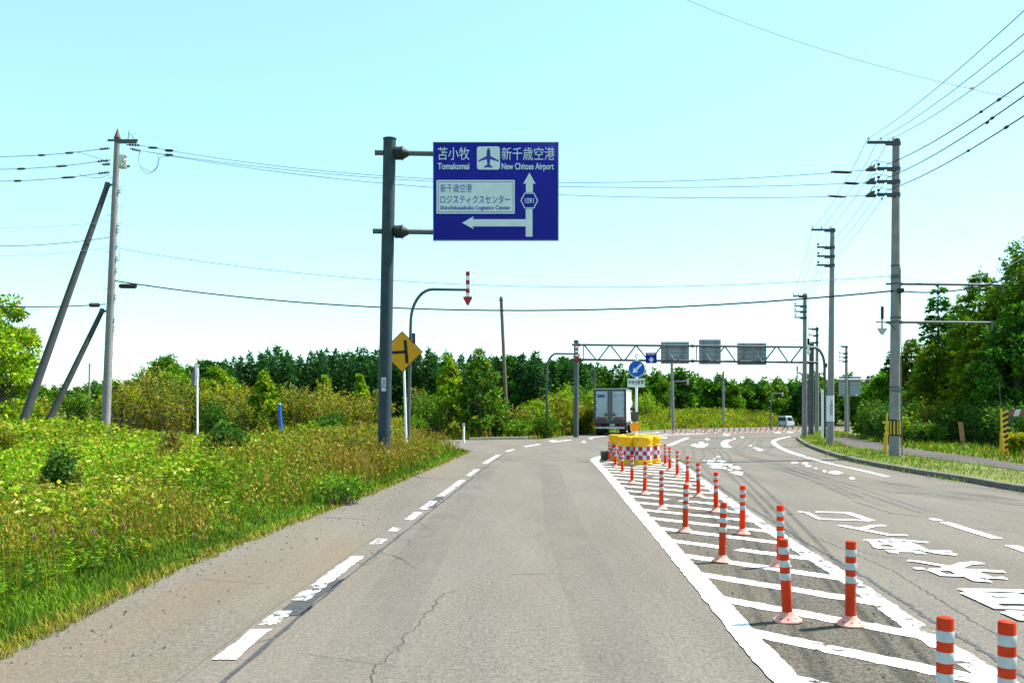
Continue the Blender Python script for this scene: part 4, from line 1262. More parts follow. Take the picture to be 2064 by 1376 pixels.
# ------------------------------------------------------------------ keep-left sign on the median nose
YK = 28.2
kb = P(1281, 0, YK); kb.z = 0
ks = thing("keep_left_sign", "white pole rising from the yellow drums, with a round blue keep-left sign", "road sign", kb)
def kq(x, y, dy=0): return P(x, y, YK + dy) - kb
MB().cyl((0, 0, 0), kq(1283.5, 722), .042, None, 14).build("post", M_WHITE, ks)
c = kq(1283.5, 743, -.06)
R_ = 17 * YK / FPX
rs = MB().prism(circle(c.x, c.z, R_), c.y, c.y + .012).build("round_plate", M_SIGNW, ks, False)
MB().prism(circle(c.x, c.z, R_*.93), c.y - .003, c.y).build("blue_field", M_BLUER, rs, False)
L_ = R_ * .62
d = Vector((-1, 0, -1)).normalized(); n_ = Vector((d.z, 0, -d.x))
tip = Vector((c.x, 0, c.z)) + d*R_*.72; tail = Vector((c.x, 0, c.z)) - d*R_*.78
hb = tip - d*R_*.55
o_ = [tip, hb + n_*R_*.36, hb + n_*R_*.13, tail + n_*R_*.13, tail - n_*R_*.13, hb - n_*R_*.13, hb - n_*R_*.36]
MB().prism([(v.x, v.z) for v in o_], c.y - .007, c.y - .003).build("arrow_symbol", M_SIGNW, rs, False)
p0_, p1_ = kq(1264.5, 780, -.06), kq(1300, 762.5, -.06)
pp = MB().prism(rrect(p0_.x, p1_.x, p0_.z, p1_.z, .03), p0_.y, p0_.y + .012).build("name_plate", M_SIGNW, ks, False)
text_part("lettering", "中央分離帯", p0_.x + .035, p1_.x - .035, p0_.z + .085, p1_.z - .05, p0_.y - .002, M_INK, pp, .012)
lm = MB()
q = kq(1279.5, 839.5, -.10)
lm.lathe([(0, q.z - .17), (.10, q.z - .16), (.135, q.z - .08), (.14, q.z + .13), (0, q.z + .14)], 18, (q.x, q.y))
lm.box(q.x - .15, q.x + .15, q.y - .12, q.y + .12, q.z + .13, q.z + .16)
lm.build("flasher_housing", M_DARK, ks)
q = kq(1279, 859.5, -.10)
MB().prism(circle(q.x, q.z, .152, 28), q.y - .03, q.y + .03).build("amber_lens", M_AMBER, ks)
MB().box(q.x - .06, q.x + .02, q.y + .03, -.01, q.z - .1, q.z + .1).build("lens_housing", M_DARK, ks)
q = kq(1277, 824, 0)
MB().box(q.x - .11, q.x + .0, q.y - .05, q.y + .05, q.z - .06, q.z + .06, 0, None, .015).build("control_box", M_DARK, ks)
q = kq(1284, 719, 0)
MB().tube([q + Vector((-.02, 0, -.05)), q + Vector((-.06, 0, .05)), q + Vector((.01, 0, .09)), q + Vector((.05, 0, .02))], .02, 8).build("top_hook", M_DARK, ks)

# ------------------------------------------------------------------ crash cushion drums
def drum(px, pyb, Y, label, rot=0.0, master=[None]):
    x = (px - CX) / FPX * Y
    if master[0] is None:
        o = thing("crash_drum", label, "drum", (x, Y, .012), rot, "yellow crash cushion drums on the median nose")
        MB().lathe([(0, 0), (.275, 0), (.29, .015), (.29, .05), (.278, .065), (.278, .095), (.29, .11), (.29, .145), (.28, .16)], 28).build("base_ring", M_YELB, o)
        MB().lathe([(.288, .162), (.288, .293), (.288, .424), (.288, .555)], 28, (0, 0), 0, lambda k, i: (k // 2 + i) % 2).build("checker_band", [M_MAROON, M_CHKW], o)
        MB().lathe([(.281, .556), (.292, .575), (.292, .605), (.281, .62), (.281, .64), (.292, .655), (.292, .69), (.305, .73), (.31, .82), (.295, .86), (.262, .872), (.25, .845), (.225, .80), (0, .79)], 28).build("yellow_top", M_YELB, o)
        for k in range(6):
            t = 2*math.pi*k/6 + .35
            dv = Vector((math.cos(t), math.sin(t), 0))
            MB().cyl(dv*.303 + Vector((0, 0, .775)), dv*.318 + Vector((0, 0, .775)), .042, .038, 14).build("round_reflector", M_ORREF, o)
        master[0] = o
        return o
    o = copy_tree(master[0])
    o.location = (x, Y, .012)
    o.rotation_euler = (0, 0, rot)
    return tag(o, label)
drum(1263.5, 934, 26.3, "yellow drum with checkered band at the front left of the cluster")
drum(1295.5, 936, 26.0, "yellow drum with checkered band at the front, second from the right", .5)
drum(1313, 938, 26.7, "yellow drum with checkered band at the right end of the cluster", 1.2)
drum(1245.5, 930, 28.0, "yellow drum with checkered band peeping out at the left end of the cluster", 2.1)
drum(1268, 0, 28.3, "yellow drum at the back, left of the keep-left sign's pole", .9)
drum(1305, 0, 27.9, "yellow drum at the back, right of the keep-left sign's pole", 1.7)
cb = thing("concrete_block", "dark mossy concrete block at the left foot of the yellow drums", "concrete block", G(1231, 927) + (0.0,))
bb = MB().box(-.30, .16, -.12, .5, 0, .30, 0, None, .03)
bb.build("block", mat("mossy_concrete", (.055, .055, .052), .9, 0, .3, 8), cb)
MB().prism([(-.08, .0), (.18, .0), (.18, .05), (.0, .12), (-.06, .12)], -.10, .30).build("pale_wedge", mat("pale_mortar", (.5, .48, .4), .9), cb)
bpy.data.objects["pale_wedge"].location = (0, 0, .303)

# ------------------------------------------------------------------ delineator posts
def make_delineator(label, shaded=False, h=.66, name="delineator_post", cat="delineator post", grp=None):
    o = thing(name, label, cat, (0, 0, 0), 0, grp)
    m_ = M_ORANGESH if shaded else M_ORANGE
    MB().lathe([(.041, .03), (.040, h - .20), (.040, h - .012), (.037, h - .003), (.03, h), (0, h + .004)], 20).build("post", m_, o)
    MB().lathe([(.112, .008), (.110, .018), (.090, .032), (.075, .042), (.055, .060), (.048, .076), (.041, .080)], 32, (0, 0), 0, lambda k, i: 1 if (i == 2 and k % 4 == 0) else 0).build("base", [M_PINK, mat("dark_red_hole", (.20, .01, .02), .6)], o)
    for k in range(3):
        z = h - .065 - k * .104
        MB().lathe([(.0405, z - .052), (.0418, z - .05), (.0418, z), (.0405, z + .002)], 20).build("reflective_band", M_BAND, o)
    return o
dl = make_delineator("x", grp="orange delineator posts on the hatched median")
df = make_delineator("x", True, grp="orange delineator posts on the hatched median")
rowL = [(1903, 1520, 1905, 1), (1588, 1256, 1599, 1), (1455, 1136, 1460, 1), (1381, 1075, 1383, 1), (1333, 1029, 1335, 1), (1299, 998, 1301, 0), (1274, 976, 1274, 0), (1255, 956, 1257, 0), (1240, 943, 1241, 0), (1228, 931, 1228, 0)]
rowRt = [(2029, 1532, 2031, 1), (1714, 1264, 1718, 1), (1573, 1145, 1573, 0), (1496, 1079, 1497, 0), (1443, 1034, 1443, 0), (1408, 1003, 1409, 0), (1385, 980, 1386, 0), (1365, 963, 1365, 0), (1350, 950, 1350, 0), (1341, 940, 1341, 0)]
ordn = ["nearest", "second", "third", "fourth", "fifth", "sixth", "seventh", "eighth", "ninth", "last"]
first = {0: True, 1: True}
for side, row in (("left", rowL), ("right", rowRt)):
    for k, (px, py, pxt, fd) in enumerate(row):
        x, y = G(px, py - (py - HY) * .008)
        src = df if fd else dl
        if first[fd]:
            o = src; first[fd] = False
        else:
            o = copy_tree(src)
        o.location = (x, y, 0.004)
        lean = (pxt - px) / FPX * y / .66
        o.rotation_euler = (random.uniform(-.012, .012), lean, random.uniform(0, 6.28))
        o['label'] = "orange and white delineator post, %s from the camera in the %s row on the hatching" % (ordn[k], side)
# the far row along the centre of the bend: small posts
fp = make_delineator("small red delineator post in the far row round the bend", True, .46, "delineator_post", "delineator post", "far delineator posts round the bend")
pth = [(1340, 875), (1357, 876), (1363, 873), (1373, 873.5), (1383, 874.5), (1395, 870), (1403, 874), (1416, 869.5), (1422, 873.5), (1427, 869), (1440, 873), (1447, 868), (1458, 873), (1469, 872.5), (1480, 872), (1491, 871.5), (1502, 871),
       (1513, 871), (1524, 870.5), (1534, 870), (1545, 870), (1556, 869.5), (1567, 869), (1578, 869), (1588, 868.5), (1599, 868), (1610, 868), (1684, 866), (1697, 866), (1711, 865.5), (1726, 865), (1740, 865)]
for k, (px, py) in enumerate(pth):
    x, y = G(px, py)
    o = fp if k == 0 else copy_tree(fp)
    o.location = (x, y, float(gz(x, y)))
    o.rotation_euler = (0, 0, k)
    s_ = max(1.0, min(1.5, y / 66))
    o.scale = (s_*1.25, s_*1.25, s_)

# ------------------------------------------------------------------ the truck
tx, ty = G(1222, 877)
trk = thing("truck", "grey and white box truck seen from behind, rust streaked rear doors, driving into the bend", "truck", (tx + .25, ty, 0), -R(11.5))
M_TRW = mat("truck_body_white", (.50, .52, .50), .45, 0, .06, 2, dirt=(.34, .34, .31), dscale=1.5, damt=.4)
M_TRD = mat("truck_door_grey", (.36, .44, .49), .6, .0, .07, 2, dirt=(.30, .34, .37), dscale=2.5, damt=.6)
M_TRF = mat("truck_frame", (.075, .072, .075), .6, .2, .25, 5)
M_RUST = mat("rust_stain", (.17, .075, .03), .8, 0, .45, 9)
M_CHROME = mat("dull_chrome", (.38, .42, .45), .35, .7, .1, 5)
M_TYRE = mat("tyre_rubber", (.018, .018, .019), .8, 0, .2, 10)
M_LAMP = mat("tail_lamp_red", (.25, .01, .01), .3)
HW, ZB, ZT, LN = 1.10, .92, 3.12, 6.3
box_ = MB().box(-HW + .04, HW - .04, .06, LN, ZB, ZT, 0, None, .03)
bx_ = box_.build("cargo_box", M_TRW, trk)
rl = MB()
rl.box(-HW, HW, 0.0, LN + .02, ZT, ZT + .06).box(HW - .035, HW + .01, .0, LN, ZB - .06, ZB + .04).box(-HW - .01, -HW + .035, .0, LN, ZB - .06, ZB + .04)
rl.build("edge_rails", M_CHROME, bx_)
fm = MB()
fm.box(-HW, -HW + .09, -.02, .08, ZB - .12, ZT).box(HW - .09, HW, -.02, .08, ZB - .12, ZT).box(-HW + .09, HW - .09, -.02, .08, ZT - .13, ZT).box(-HW + .09, HW - .09, -.04, .08, ZB - .12, ZB + .16)
fm.build("rear_frame", M_TRF, bx_)
for s in (-1, 1):
    a, b_ = (-HW + .09, -.012) if s < 0 else (.012, HW - .09)
    dr = MB().box(a, b_, -.012, .05, ZB + .16, ZT - .13, 0, None, .008).build("door", M_TRD, trk)
    ed = MB()
    i0, i1 = (b_ - .14, b_) if s < 0 else (a, a + .14)
    ed.box(i0, i1, -.022, -.012, ZB + .16, ZT - .13)
    ed.box(a if s < 0 else b_ - .05, a + .05 if s < 0 else b_, -.022, -.012, ZB + .16, ZT - .13)
    ed.build("dark_edge", M_TRF, dr, False)
    rx = s * .17
    rod = MB().cyl((rx, -.055, ZB + .05), (rx, -.055, ZT - .08), .016, None, 8)
    rod.cyl((s*.06, -.05, ZB + .05), (s*.06, -.05, ZT - .08), .014, None, 8)
    rod.build("lock_rod", M_CHROME, dr)
    hd = MB().box(rx - .02 if s > 0 else rx - .26, rx + .26 if s > 0 else rx + .02, -.085, -.06, ZB + .44, ZB + .49).box(s*.28 - .035, s*.28 + .035, -.08, -.03, ZB + .36, ZB + .60)
    hd.build("lock_handle", M_TRF, dr)
    hg = MB()
    for zz in (ZT - .35, ZT - .85, ZB + .85, ZB + .32):
        hg.box(s*(HW - .05) - .06, s*(HW - .05) + .06, -.045, -.022, zz - .035, zz + .035)
        hg.box(min(s*(HW - .05), s*(HW - .25)), max(s*(HW - .05), s*(HW - .25)), -.03, -.022, zz - .02, zz + .02)
    hg.build("hinges", M_GALV, dr)
    ru = MB()
    a2, b2 = sorted((s*.22, s*(HW - .18)))
    ru.prism([(a2, ZB + .17), (b2, ZB + .17), (b2 - .02, ZB + .29), (b2 - .18, ZB + .33), ((a2+b2)/2, ZB + .30), (a2 + .2, ZB + .34), (a2 + .04, ZB + .28)], -.018, -.0135)
    ru.build("rust_patch", M_RUST, dr, False)
text_part("logo", "GIG", -.86, -.34, ZT - .56, ZT - .36, -.016, mat("logo_navy", (.012, .035, .13), .5), trk, .06)
text_part("company_lettering", "GIG LINE", .24, .66, ZT - .41, ZT - .36, -.016, mat("lettering_brown", (.14, .11, .10), .5), trk, .01)
text_part("company_lettering", "物流サービス", .24, .88, ZT - .52, ZT - .45, -.016, mat("lettering_grey", (.2, .24, .26), .5), trk, .01)
ch = MB().box(-.45, -.33, .1, LN + 1.4, .62, .80).box(.33, .45, .1, LN + 1.4, .62, .80)
for k in range(6): ch.box(-.9, .9, .4 + k*1.1, .5 + k*1.1, .80, .86)
ch.build("chassis", M_TRF, trk)
bp_ = MB().box(-.98, -.42, -.06, .06, .44, .58, 0, None, .02).box(-.40, .52, -.06, .06, .43, .59, 0, None, .02).box(.55, .98, -.06, .06, .44, .58, 0, None, .02)
bp_.build("rear_bumper", M_CHROME, trk)
MB().box(-HW + .05, HW - .05, .1, .25, .60, .80).build("tail_board", M_BLACK, trk)
for s in (-1, 1):
    MB().box(s*.80 - .18, s*.80 + .18, .0, .1, .64, .76, 0, None, .015).build("tail_lamp", M_LAMP, trk)
    MB().box(s*.78 - .22, s*.78 + .22, 1.05, 1.09, .16, .62).build("mud_flap", M_BLACK, trk)
npl = MB().box(-.02, .34, -.02, -.005, .62, .78, 0, None, .006).build("number_plate", mat("plate_green_white", (.35, .42, .40), .5), trk)
def wheel(parent, x, y, r, wd, two=False):
    wv = MB()
    M_ = Matrix.Translation((x, y, r)) @ Matrix.Rotation(R(90), 4, 'Y')
    pr = [(r*.55, -wd/2), (r*.93, -wd/2), (r, -wd*.36), (r, wd*.36), (r*.93, wd/2), (r*.55, wd/2)]
    wv.lathe(pr, 22)
    wv.v = [tuple(M_ @ Vector(v)) for v in wv.v]
    t_ = wv.build("wheel", M_TYRE, parent)
    rm = MB().lathe([(0, -wd*.3), (r*.25, -wd*.34), (r*.5, -wd*.2), (r*.58, -wd*.46), (r*.58, wd*.46), (r*.5, wd*.2), (r*.25, wd*.34), (0, wd*.3)], 18)
    rm.v = [tuple(M_ @ Vector(v)) for v in rm.v]
    rm.build("rim", M_CHROME, t_)
for x in (-.93, -.66, .66, .93): wheel(trk, x, 1.6, .40, .24)
for s in (-1, 1): wheel(trk, s*.88, 6.9, .40, .26)
cab = MB()
prof = [(6.55, .45), (8.15, .45), (8.2, 1.25), (8.05, 2.2), (7.75, 2.45), (6.55, 2.5)]
cab._add([(-1.03, y, z) for y, z in prof] + [(1.03, y, z) for y, z in prof], [tuple(range(6)), tuple(range(11, 5, -1))] + [(k, 6 + k, 6 + (k+1) % 6, (k+1) % 6) for k in range(6)])
cb_ = cab.build("cab", M_TRW, trk)
M_GLASS = mat("dark_glass", (.02, .025, .03), .1, 0, .1, 3, spec=.6)
for s in (-1, 1):
    MB().box(s*1.035 - .006, s*1.035 + .006, 6.95, 7.75, 1.45, 2.1).build("side_window", M_GLASS, cb_)
    MB().box(s*1.12, s*1.35, 7.8, 7.85, 1.35, 1.85, 0, None, .02).cyl((s*1.0, 7.85, 1.8), (s*1.2, 7.85, 1.75), .02, None, 6).build("mirror", M_BLACK, cb_)
MB().box(-1.02, 1.02, 8.03, 8.16, 1.35, 2.1).build("windscreen", M_GLASS, cb_)

# ------------------------------------------------------------------ the van
Yv = 150.0
vx = (1576 - CX) / FPX * Yv
van = thing("van", "small white van with a dark rear window far off at the bend", "van", (vx, Yv, float(gz(vx, Yv))), -R(35))
VM = mat("van_silver_white", (.36, .42, .48), .35, .2, .05, 2)
vb = MB()
secs = [(-.88, .34, 1.0), (-.90, .9, .0), (-.86, 1.15, 0), (-.74, 1.98, 0), (-.60, 2.08, 0)]
rp_ = [(-.85, .32), (-.89, .55), (-.88, 1.12), (-.76, 1.96), (-.62, 2.08), (.62, 2.08), (.76, 1.96), (.88, 1.12), (.89, .55), (.85, .32)]
stations = [(0.0, 1.0, 1.0, 0), (.06, 1.02, 1.0, 0), (3.2, 1.02, 1.0, 0), (3.9, 1.0, .80, 0), (4.45, .97, .50, 0), (4.55, .92, .40, 0)]
nv = len(rp_)
V_ = []
for y, sx_, sz_, _ in stations:
    for x, z in rp_:
        V_.append((x*sx_, y, .32 + (z - .32) * sz_))
F_ = [tuple(range(nv)), tuple(range(len(V_) - 1, len(V_) - nv - 1, -1))]
for i in range(len(stations) - 1):
    for k in range(nv):
        F_.append((i*nv + k, i*nv + (k+1) % nv, (i+1)*nv + (k+1) % nv, (i+1)*nv + k))
vb._add(V_, F_)
vbo = vb.build("body", VM, van)
MB().prism([(-.74, 1.22), (.74, 1.22), (.64, 1.86), (-.64, 1.86)], -.02, -.004).build("rear_window", M_GLASS, vbo, False)
for s in (-1, 1):
    for a, b_ in ((.35, 1.5), (1.6, 2.6), (2.7, 3.5)):
        t1 = 1.85 if b_ < 3 else 1.70
        MB()._add([(s*.905, a, 1.22), (s*.905, b_, 1.22), (s*.83, b_, t1), (s*.83, a, t1)], [(0, 1, 2, 3) if s > 0 else (3, 2, 1, 0)]).build("side_window", M_GLASS, vbo, False)
    MB().box(s*.80 - .07, s*.80 + .07, -.02, .05, .75, 1.15, 0, None, .015).build("tail_lamp", M_LAMP, van)
    for y in (.85, 3.6): wheel(van, s*.78, y, .31, .18)
MB().box(-.86, .86, -.07, .08, .36, .56, 0, None, .03).build("rear_bumper", mat("bumper_grey", (.16, .17, .19), .5), van)
MB().box(-.18, .18, -.09, -.072, .60, .74).build("number_plate", M_WHITE, van)

# ------------------------------------------------------------------ vegetation
PAL = dict(lime=(.225, .355, .010), green=(.085, .190, .008), yellow=(.34, .31, .018), straw=(.36, .28, .06), olive=(.15, .18, .008), dark=(.032, .105, .014), gold=(.31, .235, .008),
           brown=(.20, .125, .03), conifer=(.024, .088, .030), deep=(.050, .155, .010), fresh=(.130, .295, .010), pale=(.48, .45, .14))
PAL = {k: np.array(v) for k, v in PAL.items()}
def pick(names, probs, n, jit=.22, rng=RNG):
    pr = np.array(probs, float); pr /= pr.sum()
    c = np.stack([PAL[k] for k in names])[rng.choice(len(names), n, p=pr)]
    return c * (1 + rng.uniform(-jit, jit, (n, 1))) * (1 + rng.uniform(-.08, .08, (n, 3)))
def unit(v):
    return v / np.maximum(np.linalg.norm(v, axis=1, keepdims=True), 1e-9)
def vnoise(x, y, s, seed=0):
    """smooth value noise in 0..1"""
    x, y = np.asarray(x) / s, np.asarray(y) / s
    xi, yi = np.floor(x).astype(int), np.floor(y).astype(int)
    fx, fy = x - xi, y - yi
    fx, fy = fx*fx*(3-2*fx), fy*fy*(3-2*fy)
    def h(a, b):
        v = np.sin(a * 127.1 + b * 311.7 + seed * 74.7) * 43758.5453
        return v - np.floor(v)
    return (h(xi, yi)*(1-fx) + h(xi+1, yi)*fx)*(1-fy) + (h(xi, yi+1)*(1-fx) + h(xi+1, yi+1)*fx)*fy
class Fol:
    """leaf-sized faces gathered into one mesh, each leaf with its own colour"""
    def __init__(self): self.V, self.F, self.K, self.n = [], [], [], 0
    def leaves(self, p, ax, ln, wd, col, fold=.25, rng=RNG):
        n = len(p)
        ax = unit(ax)
        r = unit(rng.normal(size=(n, 3)))
        side = unit(np.cross(ax, r))
        nor = np.cross(side, ax)
        ln, wd = np.broadcast_to(ln, n)[:, None], np.broadcast_to(wd, n)[:, None]
        mid = p + ax * ln * .45 + nor * wd * fold
        v = np.stack([p, mid + side*wd*.5 - nor*wd*fold*.9, p + ax*ln, mid - side*wd*.5 - nor*wd*fold*.9], 1)
        b = self.n + np.arange(n)[:, None] * 4
        self.F.append(np.concatenate([b + [0, 1, 2], b + [0, 2, 3]], 0))
        self.V.append(v.reshape(-1, 3)); self.K.append(np.repeat(col, 4, 0)); self.n += 4*n
        return self
    def blades(self, p, h, lean, wd, col, tip=None, rng=RNG):
        n = len(p)
        a = rng.uniform(0, 6.283, n)
        d = np.stack([np.cos(a), np.sin(a), 0*a], 1)
        s = np.stack([-np.sin(a), np.cos(a), 0*a], 1) * np.broadcast_to(wd, n)[:, None] * .5
        h, lean = np.broadcast_to(h, n)[:, None], np.broadcast_to(lean, n)[:, None]
        up = np.array([[0, 0, 1.0]])
        m = p + up*h*.55 + d*h*lean*.3
        t = p + up*h*(1 - .25*np.minimum(lean, 1)) + d*h*lean
        v = np.stack([p - s, p + s, m - s*.8, m + s*.8, t], 1)
        b = self.n + np.arange(n)[:, None] * 5
        self.F.append(np.concatenate([b + [0, 1, 3], b + [0, 3, 2], b + [2, 3, 4]], 0))
        tip = col if tip is None else tip
        k = np.stack([col, col, (col+tip)/2, (col+tip)/2, tip], 1)
        self.V.append(v.reshape(-1, 3)); self.K.append(k.reshape(-1, 3)); self.n += 5*n
        return self
    def build(self, name, m=None, parent=None):
        V = np.concatenate(self.V).astype(np.float32); F = np.concatenate(self.F).astype(np.int32)
        K = np.clip(np.concatenate(self.K), .002, .8).astype(np.float32)
        me = bpy.data.meshes.new(name)
        me.vertices.add(len(V)); me.vertices.foreach_set('co', V.ravel())
        me.loops.add(F.size); me.loops.foreach_set('vertex_index', F.ravel())
        me.polygons.add(len(F)); me.polygons.foreach_set('loop_start', np.arange(0, F.size, 3, dtype=np.int32))
        at = me.attributes.new("Col", 'FLOAT_COLOR', 'POINT')
        at.data.foreach_set('color', np.concatenate([K, np.ones((len(K), 1), np.float32)], 1).ravel())
        me.update(calc_edges=True)
        return link(name, me, m or M_LEAF, parent)

def screen_scatter(n, px0, px1, y0, y1, rng=RNG):
    """points on the ground, denser nearby"""
    Y = np.exp(rng.uniform(np.log(y0), np.log(y1), n))
    return (rng.uniform(px0, px1, n) - CX) / FPX * Y, Y
def P3(x, y, z): return np.stack([x, y, z], 1)

# --- the left verge and the weedy field
def field_h(x, y):
    d = edge_x(y) - x
    return (.10 + .50 * ss(d / 3.2)) * (.70 + .5 * vnoise(x, y, 2.3, 3)) + .62 * ss((-x - 13) / 6) * ss((y - 20) / 14) + .28 * ss(d / 1.0) * ss((y - 13) / 9) * ss((12 + x) / 5)
x, y = screen_scatter(215000, -520, 980, 4.2, 37.3)
d = edge_x(y) - x
k = (d > -.04 - .1*vnoise(x, y, .8, 9)) & ~((y > 35) & (x > -3))
x, y, d = x[k], y[k], d[k]
z = gz(x, y) - .03
n = len(x)
H = field_h(x, y)
pt = vnoise(x, y, 1.9, 5)
px_w = np.clip(y / FPX * 1.7, .006, .05)                       # about a pixel wide far off, a real blade near by
g = Fol()
strawy = np.clip(.16 * ss((d - .8) / 1.2) + .85 * (pt - .5) + .5 * ss((y - 13) / 9) * (d < 5), 0, .8) * np.clip(1.25 - d / 5, .10, 1)
isst = RNG.random(n) < strawy * np.clip((d - .3) / .9, 0, 1)
near = d < .16
c = pick(['deep', 'green', 'fresh', 'lime', 'dark'], [.40, .28, .12, .04, .16], n) * (.55 + .70 * vnoise(x, y, .55, 14))[:, None] * np.array([1.12, .92, 1.0])
ce = pick(['straw', 'olive', 'fresh', 'brown'], [.42, .25, .2, .13], n) * .8
cs = pick(['straw', 'gold', 'brown', 'olive'], [.30, .24, .20, .26], n) * (.5 + .5 * vnoise(x, y, .7, 17))[:, None]
low = near & (RNG.random(n) < .85 - d*2.2)
col = np.where(low[:, None], ce, np.where(isst[:, None], cs, c))
hh = np.where(low, RNG.uniform(.03, .12, n), np.where(isst, H * RNG.uniform(.75, 1.38, n), H * RNG.uniform(.5, 1.05, n))) + .03
kk = RNG.random(n) < np.where(d > 5, .4, 1.0)
g.blades(P3(x, y, z)[kk], hh[kk], np.where(isst, RNG.uniform(.05, .35, n), RNG.uniform(.2, .9, n))[kk], (px_w * np.where(isst, .7, 1.1))[kk], col[kk], np.where(isst[:, None], cs * 1.1, col * np.array([1.15, 1.08, .9]))[kk])
# seed heads on the dry stalks
si = np.where(isst & kk & (RNG.random(n) < .5))[0]
sp_ = P3(x, y, z)[si]; sp_[:, 2] += hh[si] * .92
for j in range(3):
    q = sp_ + RNG.normal(size=sp_.shape) * np.array([.02, .02, .05])
    g.leaves(q, RNG.normal(size=q.shape) * .5 + np.array([0, 0, 1]), .05 + px_w[si]*2.0, .012 + px_w[si] * .8, pick(['straw', 'brown', 'gold'], [.36, .36, .28], len(q)) * .8)
# wispy seed-headed grass leaning over the asphalt edge
yw = np.exp(RNG.uniform(np.log(5.2), np.log(36), 5200)); dw = .25 + RNG.gamma(2.0, .55, 5200)
xw = edge_x(yw) - dw
k = ~((yw > 34.5) & (xw > -3.2)) & (vnoise(xw, yw, 1.5, 44) > np.where(yw < 13, .86, .62)) & (RNG.random(len(xw)) < .7)
xw, yw, dw = xw[k], yw[k], dw[k]; n = len(xw)
hw = (.42 + .38 * ss(dw / 1.6)) * RNG.uniform(.75, 1.3, n)
cw = pick(['brown', 'gold', 'straw', 'olive'], [.26, .18, .22, .34], n) * .8
ww = np.clip(yw / FPX * 1.1, .0045, .03)
g.blades(P3(xw, yw, 0*xw), hw, RNG.uniform(.05, .4, n), ww, cw)
for j in range(5):
    q = P3(xw, yw, hw * RNG.uniform(.74, 1.0, n)) + RNG.normal(size=(n, 3)) * np.array([.025, .025, .02])
    g.leaves(q, RNG.normal(size=(n, 3)) * .35 + np.array([0, 0, 1]), .05 + ww * 1.6, .008 + ww * .7, pick(['brown', 'straw', 'gold'], [.46, .3, .24], n) * .85)
tag(g.build("grass", M_GRASS), kind='stuff')

w_ = Fol()
x, y = screen_scatter(150000, -520, 980, 5.5, 37.0)
d = edge_x(y) - x
k = (d > .9) & (RNG.random(len(x)) < np.clip((d - 1.0) / 3.4, 0.05, 1) * np.clip(.35 + (y - 6) / 12, .3, 1)) & ~((y > 34.5) & (x > -4))
x, y, d = x[k], y[k], d[k]; n = len(x)
H = field_h(x, y)
z = gz(x, y) + H * np.where(RNG.random(n) < .7, RNG.uniform(.72, 1.05, n), RNG.uniform(.2, .8, n))
s = np.clip(y / FPX * 6.2, .05, .16) * RNG.uniform(.6, 1.3, n)
pt = vnoise(x, y, 2.6, 8); p2 = vnoise(x, y, .9, 2)
bright = np.clip((d - 1.4) / 2.5, 0, 1) * (.7 + .5 * pt)
ca = pick(['lime', 'fresh', 'yellow', 'green'], [.54, .30, .06, .10], n)
cb2 = pick(['green', 'deep', 'fresh', 'olive'], [.4, .25, .2, .15], n)
cc = pick(['olive', 'gold', 'straw', 'green'], [.35, .25, .2, .2], n)
r = RNG.random(n)
edge_dry = ((y > 26) | (p2 > .72)) & (r < .45)
col = np.where((RNG.random(n) < bright)[:, None], ca, cb2)
col = np.where(edge_dry[:, None], cc, col)
col *= (.62 + .72 * p2)[:, None]
a = RNG.normal(size=(n, 3)) * np.array([1, 1, .45]) + np.array([0, 0, .25])
w_.leaves(P3(x, y, z), a, s * 1.4, s * .75, col)
x, y = screen_scatter(5200, -520, 980, 5.8, 37.0)
d = edge_x(y) - x
k = (d > .7) & ~((y > 34.5) & (x > -4))
x, y, d = x[k], y[k], d[k]
H = field_h(x, y) * RNG.uniform(.85, 1.4, len(x))
ln_x, ln_y = RNG.normal(0, .12, len(x)), RNG.normal(0, .12, len(x))
wpx = np.clip(y / FPX * 2.0, .006, .04)
stc = pick(['olive', 'brown', 'green', 'straw'], [.4, .2, .3, .1], len(x))
w_.blades(P3(x, y, gz(x, y)), H, .15, wpx, stc)
tn = RNG.uniform(.6, 1.35, len(x)); kindr = RNG.random(len(x)) < .62
for j in range(15):
    u = RNG.uniform(.18, 1.0, len(x))
    ang = j * 2.4 + RNG.uniform(0, 1, len(x))
    q = P3(x, y, H * u)
    ax = np.stack([np.cos(ang), np.sin(ang), RNG.uniform(-.2, .6, len(x))], 1)
    L_ = np.clip(y / FPX * 12, .09, .24) * RNG.uniform(.6, 1.2, len(x)) * (1.15 - .5*u)
    c1 = np.where(kindr[:, None], pick(['fresh', 'lime', 'green'], [.4, .35, .25], len(x)), pick(['green', 'deep', 'olive'], [.45, .3, .25], len(x)))
    w_.leaves(q, ax, L_, L_ * .23, c1 * tn[:, None], .15)
# butterbur-like broad pale leaves standing out of the weeds
tag(w_.build("weeds"), kind='stuff')
pb = Fol()
for px, py in [(185, 884), (160, 888), (215, 887), (245, 893), (10, 905), (110, 868), (70, 902), (285, 945), (240, 945), (320, 940), (90, 940), (35, 985), (265, 920), (150, 910), (300, 900), (130, 960), (205, 930), (60, 880),
               (25, 930), (350, 905), (400, 905), (230, 868), (120, 905), (310, 970), (195, 960), (270, 962), (540, 905), (600, 893), (660, 888), (480, 915), (20, 1000), (650, 905), (200, 875), (50, 955)]:
    Y = np.clip(1.0 * FPX / max(py - HY, 30), 9, 30); X = (px - CX) / FPX * Y
    m_ = int(RNG.integers(16, 34))
    q = np.stack([X + RNG.normal(0, .30, m_), Y + RNG.normal(0, .22, m_), np.full(m_, float(field_h(X, Y)) * 1.0) + RNG.normal(0, .03, m_)], 1)
    a = RNG.normal(size=(m_, 3)) * np.array([1, 1, .12])
    pb.leaves(q, a, RNG.uniform(.07, .16, m_), RNG.uniform(.05, .10, m_), pick(['pale', 'yellow', 'lime'], [.36, .26, .38], m_), .12)
tag(pb.build("broad_leaves"), kind='stuff')

